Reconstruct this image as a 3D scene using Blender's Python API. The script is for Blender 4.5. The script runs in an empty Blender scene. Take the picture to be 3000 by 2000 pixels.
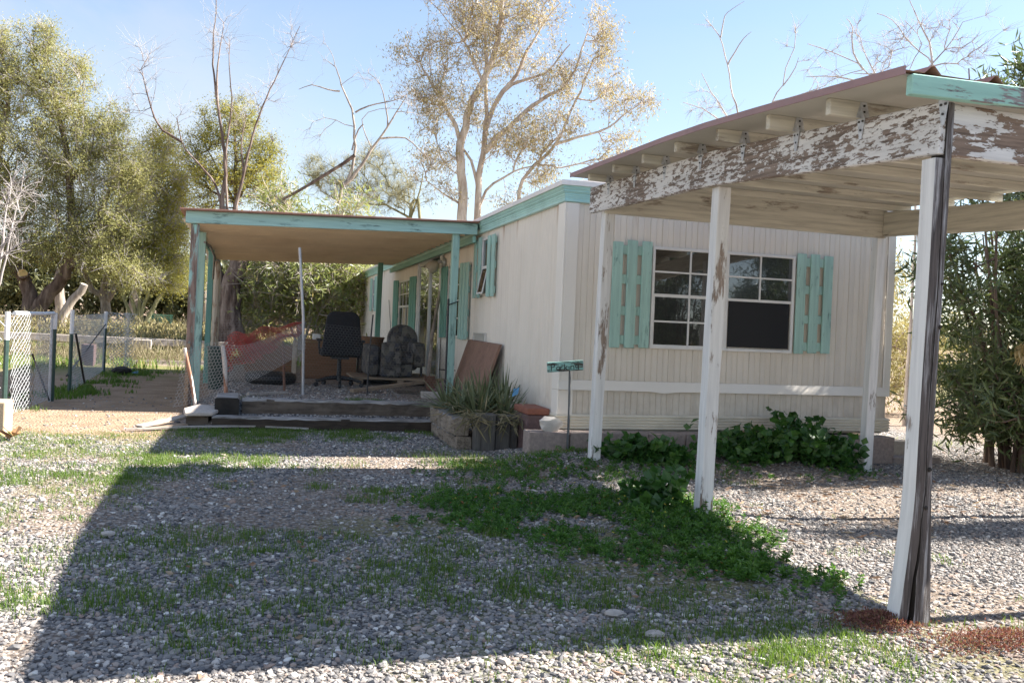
import bpy, math, random
import numpy as np
from mathutils import Vector, Matrix
R_ = math.radians
sc = bpy.context.scene
COL = sc.collection
rng = np.random.default_rng(7)
random.seed(7)

# ------------------------------------------------------------------ helpers
OFF = {}            # world offset of every parent, so parts can be modelled in place coordinates

def tag(o, label=None, cat=None, group=None, kind=None):
    if label: o['label'] = label
    if cat: o['category'] = cat
    if group: o['group'] = group
    if kind: o['kind'] = kind
    return o

def thing(name, label, cat, loc=(0, 0, 0), group=None):
    o = bpy.data.objects.new(name, None)
    o.empty_display_size = 0.1
    COL.objects.link(o)
    o.location = loc
    OFF[o.name] = Vector(loc)
    return tag(o, label, cat, group)

def link(o, parent=None):
    COL.objects.link(o)
    if parent is not None:
        o.parent = parent
        OFF[o.name] = OFF.get(parent.name, Vector((0, 0, 0)))
    return o

def set_mats(me, mats):
    if mats is None: return
    for m in (mats if isinstance(mats, (list, tuple)) else [mats]):
        me.materials.append(m)

def smooth_by_angle(me, ang=40):
    me.polygons.foreach_set('use_smooth', [True] * len(me.polygons))
    try: me.set_sharp_from_angle(angle=R_(ang))
    except Exception: pass

class MB:
    """collects shapes, then links them as ONE mesh object"""
    def __init__(s): s.v = []; s.f = []; s.m = []
    def add(s, vs, fs, mi=0):
        b = len(s.v); s.v += [tuple(map(float, p)) for p in vs]
        for f in fs: s.f.append(tuple(b + i for i in f)); s.m.append(mi)
        return s
    def box(s, x0, x1, y0, y1, z0, z1, mi=0):
        v = [(x0,y0,z0),(x1,y0,z0),(x1,y1,z0),(x0,y1,z0),(x0,y0,z1),(x1,y0,z1),(x1,y1,z1),(x0,y1,z1)]
        return s.add(v, [(0,3,2,1),(4,5,6,7),(0,1,5,4),(1,2,6,5),(2,3,7,6),(3,0,4,7)], mi)
    def obox(s, c, size, M=None, mi=0):
        hx, hy, hz = [q / 2 for q in size]
        M = M or Matrix.Identity(3); c = Vector(c)
        v = [c + M @ Vector(p) for p in [(-hx,-hy,-hz),(hx,-hy,-hz),(hx,hy,-hz),(-hx,hy,-hz),(-hx,-hy,hz),(hx,-hy,hz),(hx,hy,hz),(-hx,hy,hz)]]
        return s.add(v, [(0,3,2,1),(4,5,6,7),(0,1,5,4),(1,2,6,5),(2,3,7,6),(3,0,4,7)], mi)
    def beam(s, p0, p1, w, h, mi=0, up=(0,0,1)):
        """rectangular bar from p0 to p1, w sideways, h along up"""
        p0 = Vector(p0); p1 = Vector(p1); d = (p1 - p0); L = d.length; d.normalize()
        u = Vector(up)
        if abs(d.dot(u)) > .95: u = Vector((0,1,0))
        sd = d.cross(u).normalized(); u = sd.cross(d).normalized()
        M = Matrix((sd, d, u)).transposed()
        return s.obox((p0 + p1) / 2, (w, L, h), M, mi)
    def tube(s, pts, r, n=8, mi=0, cap=True):
        pts = [Vector(p) for p in pts]
        rr = r if isinstance(r, (list, tuple)) else [r] * len(pts)
        b = len(s.v); prev = None
        for i, p in enumerate(pts):
            d = (pts[min(i+1, len(pts)-1)] - pts[max(i-1, 0)]).normalized()
            if prev is None:
                a = Vector((0,0,1)) if abs(d.z) < .9 else Vector((1,0,0))
                x = d.cross(a).normalized()
            else:
                x = (prev - d * prev.dot(d)).normalized()
            prev = x; y = d.cross(x)
            for k in range(n):
                t = 2 * math.pi * k / n
                s.v.append(tuple(p + (x * math.cos(t) + y * math.sin(t)) * rr[i]))
        for i in range(len(pts) - 1):
            for k in range(n):
                k2 = (k + 1) % n
                s.f.append((b+i*n+k, b+i*n+k2, b+(i+1)*n+k2, b+(i+1)*n+k)); s.m.append(mi)
        if cap:
            s.f.append(tuple(b + k for k in range(n))[::-1]); s.m.append(mi)
            e = b + (len(pts) - 1) * n
            s.f.append(tuple(e + k for k in range(n))); s.m.append(mi)
        return s
    def prism(s, poly, axis, a0, a1, mi=0):
        """extrude a closed 2-D polygon along axis; poly gives the other two coordinates in order"""
        n = len(poly)
        def P(q, a):
            if axis == 'x': return (a, q[0], q[1])
            if axis == 'y': return (q[0], a, q[1])
            return (q[0], q[1], a)
        v = [P(q, a0) for q in poly] + [P(q, a1) for q in poly]
        f = [(i, (i+1) % n, n + (i+1) % n, n + i) for i in range(n)]
        f += [tuple(range(n))[::-1], tuple(range(n, 2*n))]
        return s.add(v, f, mi)
    def strip(s, prof, axis, a0, a1, mi=0):
        """open profile extruded along axis"""
        n = len(prof)
        def P(q, a):
            if axis == 'x': return (a, q[0], q[1])
            if axis == 'y': return (q[0], a, q[1])
            return (q[0], q[1], a)
        v = [P(q, a0) for q in prof] + [P(q, a1) for q in prof]
        return s.add(v, [(i, i+1, n+i+1, n+i) for i in range(n-1)], mi)
    def build(s, name, mats, parent=None, local=False, bevel=0, smooth=0, seg=1):
        me = bpy.data.meshes.new(name)
        off = Vector((0,0,0)) if local or parent is None else OFF.get(parent.name, Vector((0,0,0)))
        me.from_pydata([(p[0]-off.x, p[1]-off.y, p[2]-off.z) for p in s.v], [], s.f)
        set_mats(me, mats)
        if any(s.m): me.polygons.foreach_set('material_index', s.m)
        import bmesh
        bm = bmesh.new(); bm.from_mesh(me); bmesh.ops.recalc_face_normals(bm, faces=bm.faces); bm.to_mesh(me); bm.free()
        if smooth: smooth_by_angle(me, smooth)
        me.update()
        o = bpy.data.objects.new(name, me)
        link(o, parent)
        if bevel:
            b = o.modifiers.new('bevel', 'BEVEL'); b.width = bevel; b.segments = seg; b.limit_method = 'ANGLE'
        return o

def mesh_np(name, verts, faces, mats, parent=None, attrs=None, smooth=False, world=True):
    """big meshes from numpy arrays; faces all of one size"""
    verts = np.asarray(verts, np.float32); faces = np.asarray(faces, np.int32)
    if parent is not None and world:
        verts = verts - np.array(OFF.get(parent.name, Vector((0,0,0))), np.float32)
    me = bpy.data.meshes.new(name)
    k = faces.shape[1]; nf = len(faces)
    me.vertices.add(len(verts)); me.vertices.foreach_set('co', verts.ravel())
    me.loops.add(nf * k); me.loops.foreach_set('vertex_index', faces.ravel())
    me.polygons.add(nf); me.polygons.foreach_set('loop_start', np.arange(0, nf*k, k, dtype=np.int32))
    try: me.polygons.foreach_set('loop_total', np.full(nf, k, np.int32))
    except Exception: pass
    if smooth: me.polygons.foreach_set('use_smooth', np.ones(nf, bool))
    else: me.polygons.foreach_set('use_smooth', np.zeros(nf, bool))
    for an, (dom, data) in (attrs or {}).items():
        a = me.attributes.new(an, 'FLOAT', dom); a.data.foreach_set('value', np.asarray(data, np.float32))
    set_mats(me, mats)
    me.update(); me.validate()
    o = bpy.data.objects.new(name, me)
    return link(o, parent)

def copy_tree(o, parent=None):
    c = o.copy(); COL.objects.link(c)
    if parent is not None: c.parent = parent
    OFF[c.name] = OFF.get(o.name, Vector((0,0,0)))
    for ch in list(o.children): copy_tree(ch, c)
    return c

_grid = {}
def vnoise(x, y, scale, seed=0):
    """smooth value noise in 0..1"""
    if seed not in _grid: _grid[seed] = np.random.default_rng(1000 + seed).random((256, 256))
    g = _grid[seed]
    u = np.asarray(x, float) / scale + 100; v = np.asarray(y, float) / scale + 100
    i = np.floor(u).astype(int); j = np.floor(v).astype(int); fu = u - i; fv = v - j
    fu = fu*fu*(3-2*fu); fv = fv*fv*(3-2*fv)
    i0, i1, j0, j1 = i % 256, (i+1) % 256, j % 256, (j+1) % 256
    return (g[i0,j0]*(1-fu)*(1-fv) + g[i1,j0]*fu*(1-fv) + g[i0,j1]*(1-fu)*fv + g[i1,j1]*fu*fv)
def fnoise(x, y, scale, seed=0, oct=3):
    t = 0; a = 1; w = 0
    for k in range(oct):
        t = t + a * vnoise(x, y, scale / 2**k, seed + k); w += a; a *= .5
    return t / w
def sstep(a, b, x):
    t = np.clip((np.asarray(x, float) - a) / (b - a), 0, 1); return t*t*(3-2*t)
def in_poly(px, py, poly):
    px = np.asarray(px); py = np.asarray(py); inside = np.zeros(px.shape, bool)
    n = len(poly); j = n - 1
    for i in range(n):
        xi, yi = poly[i]; xj, yj = poly[j]
        c = ((yi > py) != (yj > py)) & (px < (xj-xi)*(py-yi)/((yj-yi) or 1e-9) + xi)
        inside ^= c; j = i
    return inside

# ------------------------------------------------------------------ materials
def nt(name):
    m = bpy.data.materials.new(name); m.use_nodes = True
    t = m.node_tree; t.nodes.clear()
    out = t.nodes.new('ShaderNodeOutputMaterial'); p = t.nodes.new('ShaderNodeBsdfPrincipled')
    t.links.new(p.outputs[0], out.inputs[0])
    return m, t, p, out
def N(t, kind, **kw):
    n = t.nodes.new(kind)
    for k, v in kw.items():
        if hasattr(n, k): setattr(n, k, v)
        else: n.inputs[k.replace('_', ' ')].default_value = v
    return n
def ramp(t, src, stops):
    r = t.nodes.new('ShaderNodeValToRGB'); e = r.color_ramp.elements
    while len(e) < len(stops): e.new(.5)
    for i, (p, c) in enumerate(stops):
        e[i].position = p; e[i].color = (*c, 1) if len(c) == 3 else c
    t.links.new(src, r.inputs[0]); return r
def mapped(t, scale=(1,1,1), coord='Object', rot=(0,0,0)):
    tc = t.nodes.new('ShaderNodeTexCoord'); mp = t.nodes.new('ShaderNodeMapping')
    mp.inputs['Scale'].default_value = scale; mp.inputs['Rotation'].default_value = rot
    t.links.new(tc.outputs[coord], mp.inputs[0]); return mp.outputs[0]
def noise(t, vec, scale, detail=4, rough=.55):
    n = t.nodes.new('ShaderNodeTexNoise'); n.inputs['Scale'].default_value = scale
    n.inputs['Detail'].default_value = detail; n.inputs['Roughness'].default_value = rough
    if vec is not None: t.links.new(vec, n.inputs['Vector'])
    return n.outputs[0]
def mixc(t, fac, a, b, mode='MIX'):
    m = t.nodes.new('ShaderNodeMix'); m.data_type = 'RGBA'; m.blend_type = mode
    for sock, v in ((m.inputs[0], fac), (m.inputs[6], a), (m.inputs[7], b)):
        if isinstance(v, (int, float)): sock.default_value = v
        elif isinstance(v, tuple): sock.default_value = (*v, 1) if len(v) == 3 else v
        else: t.links.new(v, sock)
    return m.outputs[2]
def bump(t, p, h, strength=.3, dist=.01):
    b = t.nodes.new('ShaderNodeBump'); b.inputs['Strength'].default_value = strength; b.inputs['Distance'].default_value = dist
    t.links.new(h, b.inputs['Height']); t.links.new(b.outputs[0], p.inputs['Normal'])

def plain(name, col, rough=.6, var=.25, scale=8, metal=0, bmp=.15, spec=.4, dirt=None):
    """one colour with mottling"""
    m, t, p, _ = nt(name)
    v = mapped(t)
    n1 = noise(t, v, scale, 6, .6)
    lo = tuple(c * (1 - var) for c in col); hi = tuple(min(1, c * (1 + var*.6)) for c in col)
    c = ramp(t, n1, [(.3, lo), (.7, hi)]).outputs[0]
    if dirt:
        n2 = noise(t, v, scale*.35, 8, .7)
        c = mixc(t, ramp(t, n2, [(.5, (0,0,0)), (.7, (1,1,1))]).outputs[0], c, dirt)
    t.links.new(c, p.inputs['Base Color'])
    p.inputs['Roughness'].default_value = rough; p.inputs['Metallic'].default_value = metal
    p.inputs['Specular IOR Level'].default_value = spec
    if bmp: bump(t, p, noise(t, v, scale*6, 4), bmp, .004)
    return m

def painted_wood(name, paint, wood, axis, peel=.45, soft=.03, scale=1.0, wood2=None, rough=.8, stain=.25, across=None, along=None, bigw=.45):
    """painted board: paint flaked off along the grain down to weathered wood. axis = grain direction"""
    m, t, p, _ = nt(name)
    g = [30, 30, 30]; f = [14*scale]*3; k = 'xyz'.index(axis)
    g[k] = 1.6; f[k] = 3.0*scale
    if across: f = [across]*3; f[k] = along
    vg = mapped(t, tuple(g)); vf = mapped(t, tuple(f)); v1 = mapped(t)
    grain = noise(t, vg, 2.2, 6, .65)
    big = noise(t, v1, 1.7, 3, .5)
    fl = noise(t, vf, 1.0, 8, .68)
    w2 = wood2 or tuple(c*.35 for c in wood)
    wc = ramp(t, grain, [(.3, w2), (.52, wood), (.75, tuple(min(1, c*1.5) for c in wood))]).outputs[0]
    a = t.nodes.new('ShaderNodeMath'); a.operation = 'MULTIPLY_ADD'; a.inputs[1].default_value = bigw
    t.links.new(big, a.inputs[0]); t.links.new(fl, a.inputs[2])
    b = t.nodes.new('ShaderNodeMath'); b.operation = 'MULTIPLY_ADD'; b.inputs[1].default_value = .18
    t.links.new(grain, b.inputs[0]); t.links.new(a.outputs[0], b.inputs[2])
    thr = .50 + bigw*.5 + .09 + (peel - .5) * .5
    msk = ramp(t, b.outputs[0], [(max(0, min(.98, thr - soft)), (0,0,0)), (max(.01, min(.99, thr + soft)), (1,1,1))]).outputs[0]
    pc = ramp(t, noise(t, vg, 1.0, 5, .6), [(.3, tuple(c*(1-stain) for c in paint)), (.6, paint)]).outputs[0]
    c = mixc(t, msk, wc, pc)
    t.links.new(c, p.inputs['Base Color'])
    p.inputs['Roughness'].default_value = rough; p.inputs['Specular IOR Level'].default_value = .25
    s = t.nodes.new('ShaderNodeMath'); s.operation = 'MULTIPLY_ADD'; s.inputs[1].default_value = .5
    t.links.new(grain, s.inputs[0]); t.links.new(msk, s.inputs[2])
    bump(t, p, s.outputs[0], .5, .004)
    return m

def leafmat(name, stops, trans=.35, rough=.5, attr='tint', spec=.3):
    m, t, p, out = nt(name)
    a = t.nodes.new('ShaderNodeAttribute'); a.attribute_name = attr
    c = ramp(t, a.outputs['Fac'], stops).outputs[0]
    t.links.new(c, p.inputs['Base Color'])
    p.inputs['Roughness'].default_value = rough; p.inputs['Specular IOR Level'].default_value = spec
    tr = t.nodes.new('ShaderNodeBsdfTranslucent')
    hs = t.nodes.new('ShaderNodeHueSaturation'); hs.inputs['Saturation'].default_value = 1.1; hs.inputs['Value'].default_value = 1.3
    t.links.new(c, hs.inputs['Color']); t.links.new(hs.outputs[0], tr.inputs[0])
    mx = t.nodes.new('ShaderNodeMixShader'); mx.inputs[0].default_value = trans
    t.links.new(p.outputs[0], mx.inputs[1]); t.links.new(tr.outputs[0], mx.inputs[2]); t.links.new(mx.outputs[0], out.inputs[0])
    return m

M = {}
WHITE = (.74, .73, .71); TURQ = (.27, .49, .42); CREAM = (.75, .675, .58); GREYWOOD = (.20, .165, .14)
M['post_white'] = painted_wood('post_white', WHITE, (.25, .19, .15), 'z', peel=.34, scale=1.1)
M['post_side'] = painted_wood('post_side', WHITE, (.30, .25, .21), 'z', peel=.16, scale=1.0)
M['post_char'] = painted_wood('post_char', (.46, .45, .46), (.075, .062, .058), 'z', peel=.70, soft=.09, wood2=(.02, .018, .018), across=60, along=2.6, bigw=.42)
M['beam_peel'] = painted_wood('beam_peel', (.72, .70, .68), (.20, .15, .12), 'y', peel=.50, soft=.015, across=52, along=15, bigw=.5)
M['beam_peel_x'] = painted_wood('beam_peel_x', (.72, .70, .68), (.20, .14, .105), 'x', peel=.50, soft=.008, across=20, along=6, bigw=.5)
M['beam_cream_x'] = painted_wood('beam_cream_x', (.64, .60, .50), (.30, .25, .20), 'x', peel=.27, soft=.05, scale=.9, stain=.42)
M['beam_cream_y'] = painted_wood('beam_cream_y', (.64, .60, .50), (.30, .25, .20), 'y', peel=.22, soft=.05, scale=.8, stain=.4)
M['turq_x'] = painted_wood('turq_x', (.37, .60, .555), (.13, .21, .195), 'x', peel=.25, soft=.05, scale=1.1, stain=.25)
M['turq_old_x'] = painted_wood('turq_old_x', (.30, .56, .48), (.22, .19, .19), 'x', peel=.40, soft=.02, scale=1.3, stain=.2)
M['turq_z'] = painted_wood('turq_z', (.37, .585, .51), (.13, .23, .205), 'z', peel=.24, soft=.06, scale=1.5, stain=.28)
M['turq_worn_z'] = painted_wood('turq_worn_z', (.33, .58, .53), (.22, .15, .12), 'z', peel=.62, soft=.05, scale=.55)
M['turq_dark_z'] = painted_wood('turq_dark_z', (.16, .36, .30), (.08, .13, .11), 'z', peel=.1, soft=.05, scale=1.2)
M['turq_y'] = painted_wood('turq_y', TURQ, (.10, .17, .155), 'y', peel=.12, soft=.05, scale=1.2)
M['pale_post_z'] = painted_wood('pale_post_z', (.55, .46, .36), (.30, .20, .14), 'z', peel=.35, scale=.8)
M['trim_metal'] = plain('trim_metal', (.40, .665, .61), .35, .18, 2.5, bmp=.05, dirt=(.29, .53, .49))
M['end_trim'] = plain('end_trim', (.38, .66, .62), .3, .1, 3, bmp=.03)
def siding_mat(name, col):
    m, t, p, _ = nt(name)
    tc = t.nodes.new('ShaderNodeTexCoord'); sx = t.nodes.new('ShaderNodeSeparateXYZ'); t.links.new(tc.outputs['Object'], sx.inputs[0])
    big = noise(t, mapped(t), 1.2, 5, .6)
    c = ramp(t, big, [(.3, tuple(q*.90 for q in col)), (.7, tuple(min(1, q*1.03) for q in col))]).outputs[0]
    # vertical rain streaks
    st = noise(t, mapped(t, (16, 16, .55)), 1.0, 6, .65)
    c = mixc(t, ramp(t, st, [(.50, (0,0,0)), (.80, (.55,.55,.55))]).outputs[0], c, tuple(q*.68 for q in (col[0], col[1]*.95, col[2]*.86)))
    # splash dirt near the ground
    mr = t.nodes.new('ShaderNodeMapRange'); mr.inputs[1].default_value = .95; mr.inputs[2].default_value = .25; mr.inputs[3].default_value = 0; mr.inputs[4].default_value = .75; t.links.new(sx.outputs[2], mr.inputs[0])
    dn = t.nodes.new('ShaderNodeMath'); dn.operation = 'MULTIPLY'; t.links.new(mr.outputs[0], dn.inputs[0]); t.links.new(ramp(t, noise(t, mapped(t), 5, 7, .65), [(.35, (0,0,0)), (.65, (1,1,1))]).outputs[0], dn.inputs[1])
    c = mixc(t, dn.outputs[0], c, (.46, .38, .29))
    # rust runs under the roof band
    m2 = t.nodes.new('ShaderNodeMapRange'); m2.inputs[1].default_value = 2.20; m2.inputs[2].default_value = 2.43; m2.inputs[3].default_value = 0; m2.inputs[4].default_value = 1; t.links.new(sx.outputs[2], m2.inputs[0])
    rn = t.nodes.new('ShaderNodeMath'); rn.operation = 'MULTIPLY'; t.links.new(m2.outputs[0], rn.inputs[0]); t.links.new(ramp(t, noise(t, mapped(t, (9, 9, .5)), 1.3, 5, .6), [(.58, (0,0,0)), (.70, (1,1,1))]).outputs[0], rn.inputs[1])
    c = mixc(t, rn.outputs[0], c, (.34, .17, .085))
    t.links.new(c, p.inputs['Base Color']); p.inputs['Roughness'].default_value = .45; p.inputs['Specular IOR Level'].default_value = .35
    bump(t, p, noise(t, mapped(t), 3.5, 3), .12, .02); return m
M['siding'] = siding_mat('siding', CREAM)
M['siding_pale'] = plain('siding_pale', (.82, .76, .68), .4, .06, 1.5, bmp=.02)
M['skirt'] = plain('skirt', (.74, .66, .52), .45, .10, 2, bmp=.02, dirt=(.50, .43, .33))
M['roof_white'] = plain('roof_white', (.80, .76, .74), .5, .1, 3)
M['underfloor_shade'] = plain('underfloor_shade', (.03, .028, .027), .9, .3, 4)
M['alu'] = plain('alu', (.62, .62, .61), .38, .1, 10, metal=.55, bmp=.03)
M['white_frame'] = plain('white_frame', (.74, .72, .69), .5, .1, 6, bmp=.05)
M['bronze_roof'] = plain('bronze_roof', (.34, .155, .105), .55, .25, 3, bmp=.1, dirt=(.40, .22, .17))
M['mauve_edge'] = plain('mauve_edge', (.27, .15, .145), .5, .15, 5)
M['roof_under'] = plain('roof_under', (.46, .44, .385), .6, .12, 1.5, dirt=(.36, .33, .275))
M['porch_ceiling'] = plain('porch_ceiling', (.78, .63, .44), .55, .12, 1.8, dirt=(.64, .49, .32))
M['galv'] = plain('galv', (.50, .51, .53), .5, .35, 30, metal=.5)
M['screw'] = plain('screw', (.03, .03, .03), .6, .2, 20)
M['black_plastic'] = plain('black_plastic', (.012, .012, .013), .55, .2, 20)
M['black_fabric'] = plain('black_fabric', (.013, .013, .015), .9, .3, 60, bmp=.4)
M['tie_wood'] = painted_wood('tie_wood', (.125, .095, .072), (.055, .04, .03), 'x', peel=.5, soft=.15, scale=1.2, wood2=(.015, .012, .010))
M['tie_dark'] = plain('tie_dark', (.02, .016, .013), .95, .5, 12, bmp=.6)
M['stump_wood'] = painted_wood('stump_wood', (.13, .12, .105), (.07, .06, .055), 'z', peel=.5, soft=.2, scale=1.3, wood2=(.02, .018, .017))
M['rough_wood'] = painted_wood('rough_wood', (.30, .24, .185), (.15, .115, .085), 'y', peel=.48, soft=.14, scale=1.6, wood2=(.025, .02, .016))
M['board_brown'] = painted_wood('board_brown', (.26, .145, .10), (.20, .11, .08), 'z', peel=.45, soft=.25, scale=.5, stain=.2)
M['plank'] = painted_wood('plank', (.34, .25, .17), (.22, .15, .10), 'x', peel=.5, soft=.2, scale=.8)
M['plank_grey'] = painted_wood('plank_grey', (.46, .41, .36), (.28, .23, .19), 'x', peel=.5, soft=.2, scale=1)
M['desk_wood'] = painted_wood('desk_wood', (.23, .12, .065), (.16, .085, .05), 'x', peel=.5, soft=.3, scale=.6)
M['rust'] = plain('rust', (.15, .07, .045), .85, .45, 25, bmp=.4)
M['rust_white'] = painted_wood('rust_white', (.66, .60, .55), (.33, .16, .10), 'z', peel=.5, soft=.03, scale=.9)
M['dark_iron'] = plain('dark_iron', (.028, .026, .026), .7, .3, 20)
M['post_green'] = plain('post_green', (.02, .05, .04), .5, .3, 20)
M['white_tip'] = plain('white_tip', (.72, .72, .72), .5, .12, 20)
M['wire'] = plain('wire', (.52, .54, .56), .45, .2, 20, metal=.4, bmp=0)
M['wire_thin'] = plain('wire_thin', (.20, .20, .19), .5, .2, 20, metal=.2, bmp=0)
M['net_red'] = plain('net_red', (.52, .075, .055), .45, .3, 9, bmp=0)
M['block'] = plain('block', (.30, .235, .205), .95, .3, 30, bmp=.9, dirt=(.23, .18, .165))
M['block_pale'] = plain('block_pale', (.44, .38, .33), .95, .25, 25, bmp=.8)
M['brick_red'] = plain('brick_red', (.25, .085, .052), .85, .3, 18, bmp=.5, dirt=(.25, .10, .07))
M['brick_brown'] = plain('brick_brown', (.15, .09, .085), .9, .35, 18, bmp=.6)
M['white_rock'] = plain('white_rock', (.62, .56, .50), .9, .2, 12, bmp=.6)
M['soil'] = plain('soil', (.06, .047, .038), .95, .5, 20, bmp=.8)
M['sand_block'] = plain('sand_block', (.55, .40, .26), .9, .2, 12, bmp=.4)
M['bench_green'] = plain('bench_green', (.10, .26, .19), .6, .2, 12)
M['bin_green'] = plain('bin_green', (.01, .035, .028), .5, .3, 12)
M['letter'] = plain('letter', (.025, .022, .02), .8, .3, 20, bmp=0)
M['sign_turq'] = painted_wood('sign_turq', (.26, .52, .47), (.10, .095, .08), 'x', peel=.46, soft=.03, scale=2.6)
M['dark_post'] = plain('dark_post', (.075, .08, .085), .6, .3, 20)
M['white_glossy'] = plain('white_glossy', (.74, .74, .74), .35, .1, 12)
M['lamp_glass'] = plain('lamp_glass', (.50, .44, .35), .3, .1, 8)
M['curtain'] = plain('curtain', (.42, .36, .27), .9, .15, 10)
M['dry_leaf'] = plain('dry_leaf', (.42, .22, .09), .8, .3, 25)
M['blue_scrap'] = plain('blue_scrap', (.10, .30, .55), .5, .2, 20)
M['cable'] = plain('cable', (.25, .23, .20), .6, .2, 20)

def screen_mat():
    m, t, p, _ = nt('window_screen')
    p.inputs['Base Color'].default_value = (.010, .010, .011, 1); p.inputs['Roughness'].default_value = .65
    p.inputs['Specular IOR Level'].default_value = .25
    bump(t, p, noise(t, mapped(t), 900, 2), .2, .001); return m
M['screen'] = screen_mat()
def glass_mat(name, refl, tint=(.9, .93, 1)):
    m, t, p, out = nt(name)
    p.inputs['Base Color'].default_value = (.006, .006, .007, 1); p.inputs['Roughness'].default_value = .15
    g = t.nodes.new('ShaderNodeBsdfGlossy'); g.inputs['Roughness'].default_value = .015; g.inputs['Color'].default_value = (*tint, 1)
    lw = t.nodes.new('ShaderNodeLayerWeight'); lw.inputs['Blend'].default_value = .35
    a = t.nodes.new('ShaderNodeMath'); a.operation = 'MULTIPLY_ADD'; a.inputs[1].default_value = .5; a.inputs[2].default_value = refl; a.use_clamp = True
    t.links.new(lw.outputs['Fresnel'], a.inputs[0])
    mx = t.nodes.new('ShaderNodeMixShader'); t.links.new(a.outputs[0], mx.inputs[0])
    t.links.new(p.outputs[0], mx.inputs[1]); t.links.new(g.outputs[0], mx.inputs[2]); t.links.new(mx.outputs[0], out.inputs[0])
    b = t.nodes.new('ShaderNodeBump'); b.inputs['Strength'].default_value = .04; b.inputs['Distance'].default_value = .02
    t.links.new(noise(t, mapped(t), 2.5, 2), b.inputs['Height']); t.links.new(b.outputs[0], g.inputs['Normal'])
    return m
M['glass'] = glass_mat('window_glass', .065)
M['door_glass'] = glass_mat('door_glass', .16)
def camo():
    m, t, p, _ = nt('patterned_fabric')
    v = mapped(t, (9, 9, 9)); vo = t.nodes.new('ShaderNodeTexVoronoi'); vo.distance = 'CHEBYCHEV'; vo.inputs['Scale'].default_value = 1.6
    t.links.new(v, vo.inputs['Vector'])
    c = ramp(t, vo.outputs['Color'], [(.25, (.025, .025, .035)), (.45, (.10, .09, .075)), (.6, (.22, .20, .17)), (.8, (.06, .065, .09))]).outputs[0]
    c = mixc(t, .45, c, ramp(t, noise(t, v, .7, 6, .7), [(.35, (.04, .04, .05)), (.65, (.20, .18, .15))]).outputs[0])
    t.links.new(c, p.inputs['Base Color']); p.inputs['Roughness'].default_value = .95; p.inputs['Specular IOR Level'].default_value = .1
    bump(t, p, noise(t, v, 14, 3), .3, .004); return m
M['camo'] = camo()
def barkmat(name, a, b, c, sx=6):
    m, t, p, _ = nt(name)
    v = mapped(t, (sx, sx, sx*.18)); n = noise(t, v, 1.4, 8, .65)
    n2 = noise(t, mapped(t), .9, 4, .6)
    col = ramp(t, n, [(.32, a), (.5, b), (.68, c)]).outputs[0]
    col = mixc(t, ramp(t, n2, [(.45, (0,0,0)), (.62, (1,1,1))]).outputs[0], col, ramp(t, n, [(.3, tuple(q*.7 for q in b)), (.7, tuple(min(1, q*1.25) for q in c))]).outputs[0])
    t.links.new(col, p.inputs['Base Color']); p.inputs['Roughness'].default_value = .9; p.inputs['Specular IOR Level'].default_value = .2
    bump(t, p, n, .7, .02); return m
M['bark_grey'] = barkmat('bark_grey', (.09, .07, .055), (.24, .19, .155), (.42, .36, .30))
M['bark_dark'] = barkmat('bark_dark', (.03, .02, .016), (.085, .055, .042), (.20, .145, .115))
M['bark_euc'] = barkmat('bark_euc', (.17, .115, .085), (.40, .32, .26), (.60, .53, .46), 3)
M['bark_red'] = barkmat('bark_red', (.07, .045, .036), (.17, .115, .09), (.34, .27, .225))
M['bark_twist'] = barkmat('bark_twist', (.03, .02, .016), (.10, .066, .052), (.26, .20, .165))
M['bark_white'] = barkmat('bark_white', (.20, .17, .155), (.32, .28, .26), (.46, .42, .40))
M['bark_green'] = barkmat('bark_green', (.09, .09, .045), (.17, .165, .085), (.28, .26, .16))
M['leaf_juniper'] = leafmat('leaf_juniper', [(0, (0.096, 0.106, 0.036)), (.45, (0.248, 0.246, 0.091)), (.8, (0.381, 0.360, 0.138)), (1, (0.571, 0.506, 0.236))], .42, .8, spec=.15)
M['leaf_olive'] = leafmat('leaf_olive', [(0, (0.085, 0.097, 0.023)), (.45, (0.279, 0.267, 0.068)), (.8, (0.474, 0.414, 0.097)), (1, (0.644, 0.517, 0.145))], .42, .8, spec=.15)
M['leaf_euc'] = leafmat('leaf_euc', [(0, (0.102, 0.094, 0.040)), (.4, (0.250, 0.213, 0.093)), (.75, (0.406, 0.327, 0.143)), (1, (0.718, 0.608, 0.431))], .42, .45, spec=.45)
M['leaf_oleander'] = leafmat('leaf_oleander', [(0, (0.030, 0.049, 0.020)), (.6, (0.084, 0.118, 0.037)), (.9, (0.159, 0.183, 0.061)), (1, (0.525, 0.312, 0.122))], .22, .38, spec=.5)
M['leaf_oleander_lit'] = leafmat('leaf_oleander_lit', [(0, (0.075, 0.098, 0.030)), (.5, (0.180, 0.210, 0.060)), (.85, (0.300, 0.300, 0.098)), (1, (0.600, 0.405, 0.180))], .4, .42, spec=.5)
M['leaf_dark'] = leafmat('leaf_dark', [(0, (0.036, 0.042, 0.017)), (.6, (0.110, 0.114, 0.041)), (1, (0.240, 0.218, 0.085))], .2, .7)
M['leaf_brush'] = leafmat('leaf_brush', [(0, (0.130, 0.111, 0.039)), (.6, (0.286, 0.247, 0.098)), (1, (0.468, 0.390, 0.195))], .25, .8)
M['grass'] = leafmat('grass', [(0, (.045, .085, .014)), (.5, (.085, .15, .024)), (.85, (.15, .20, .045)), (1, (.38, .32, .14))], .35, .6, spec=.2)
M['weed'] = leafmat('weed', [(0, (0.027, 0.074, 0.012)), (.5, (0.056, 0.138, 0.019)), (.9, (0.106, 0.204, 0.034)), (1, (0.325, 0.108, 0.048))], .32, .5, spec=.3)
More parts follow.
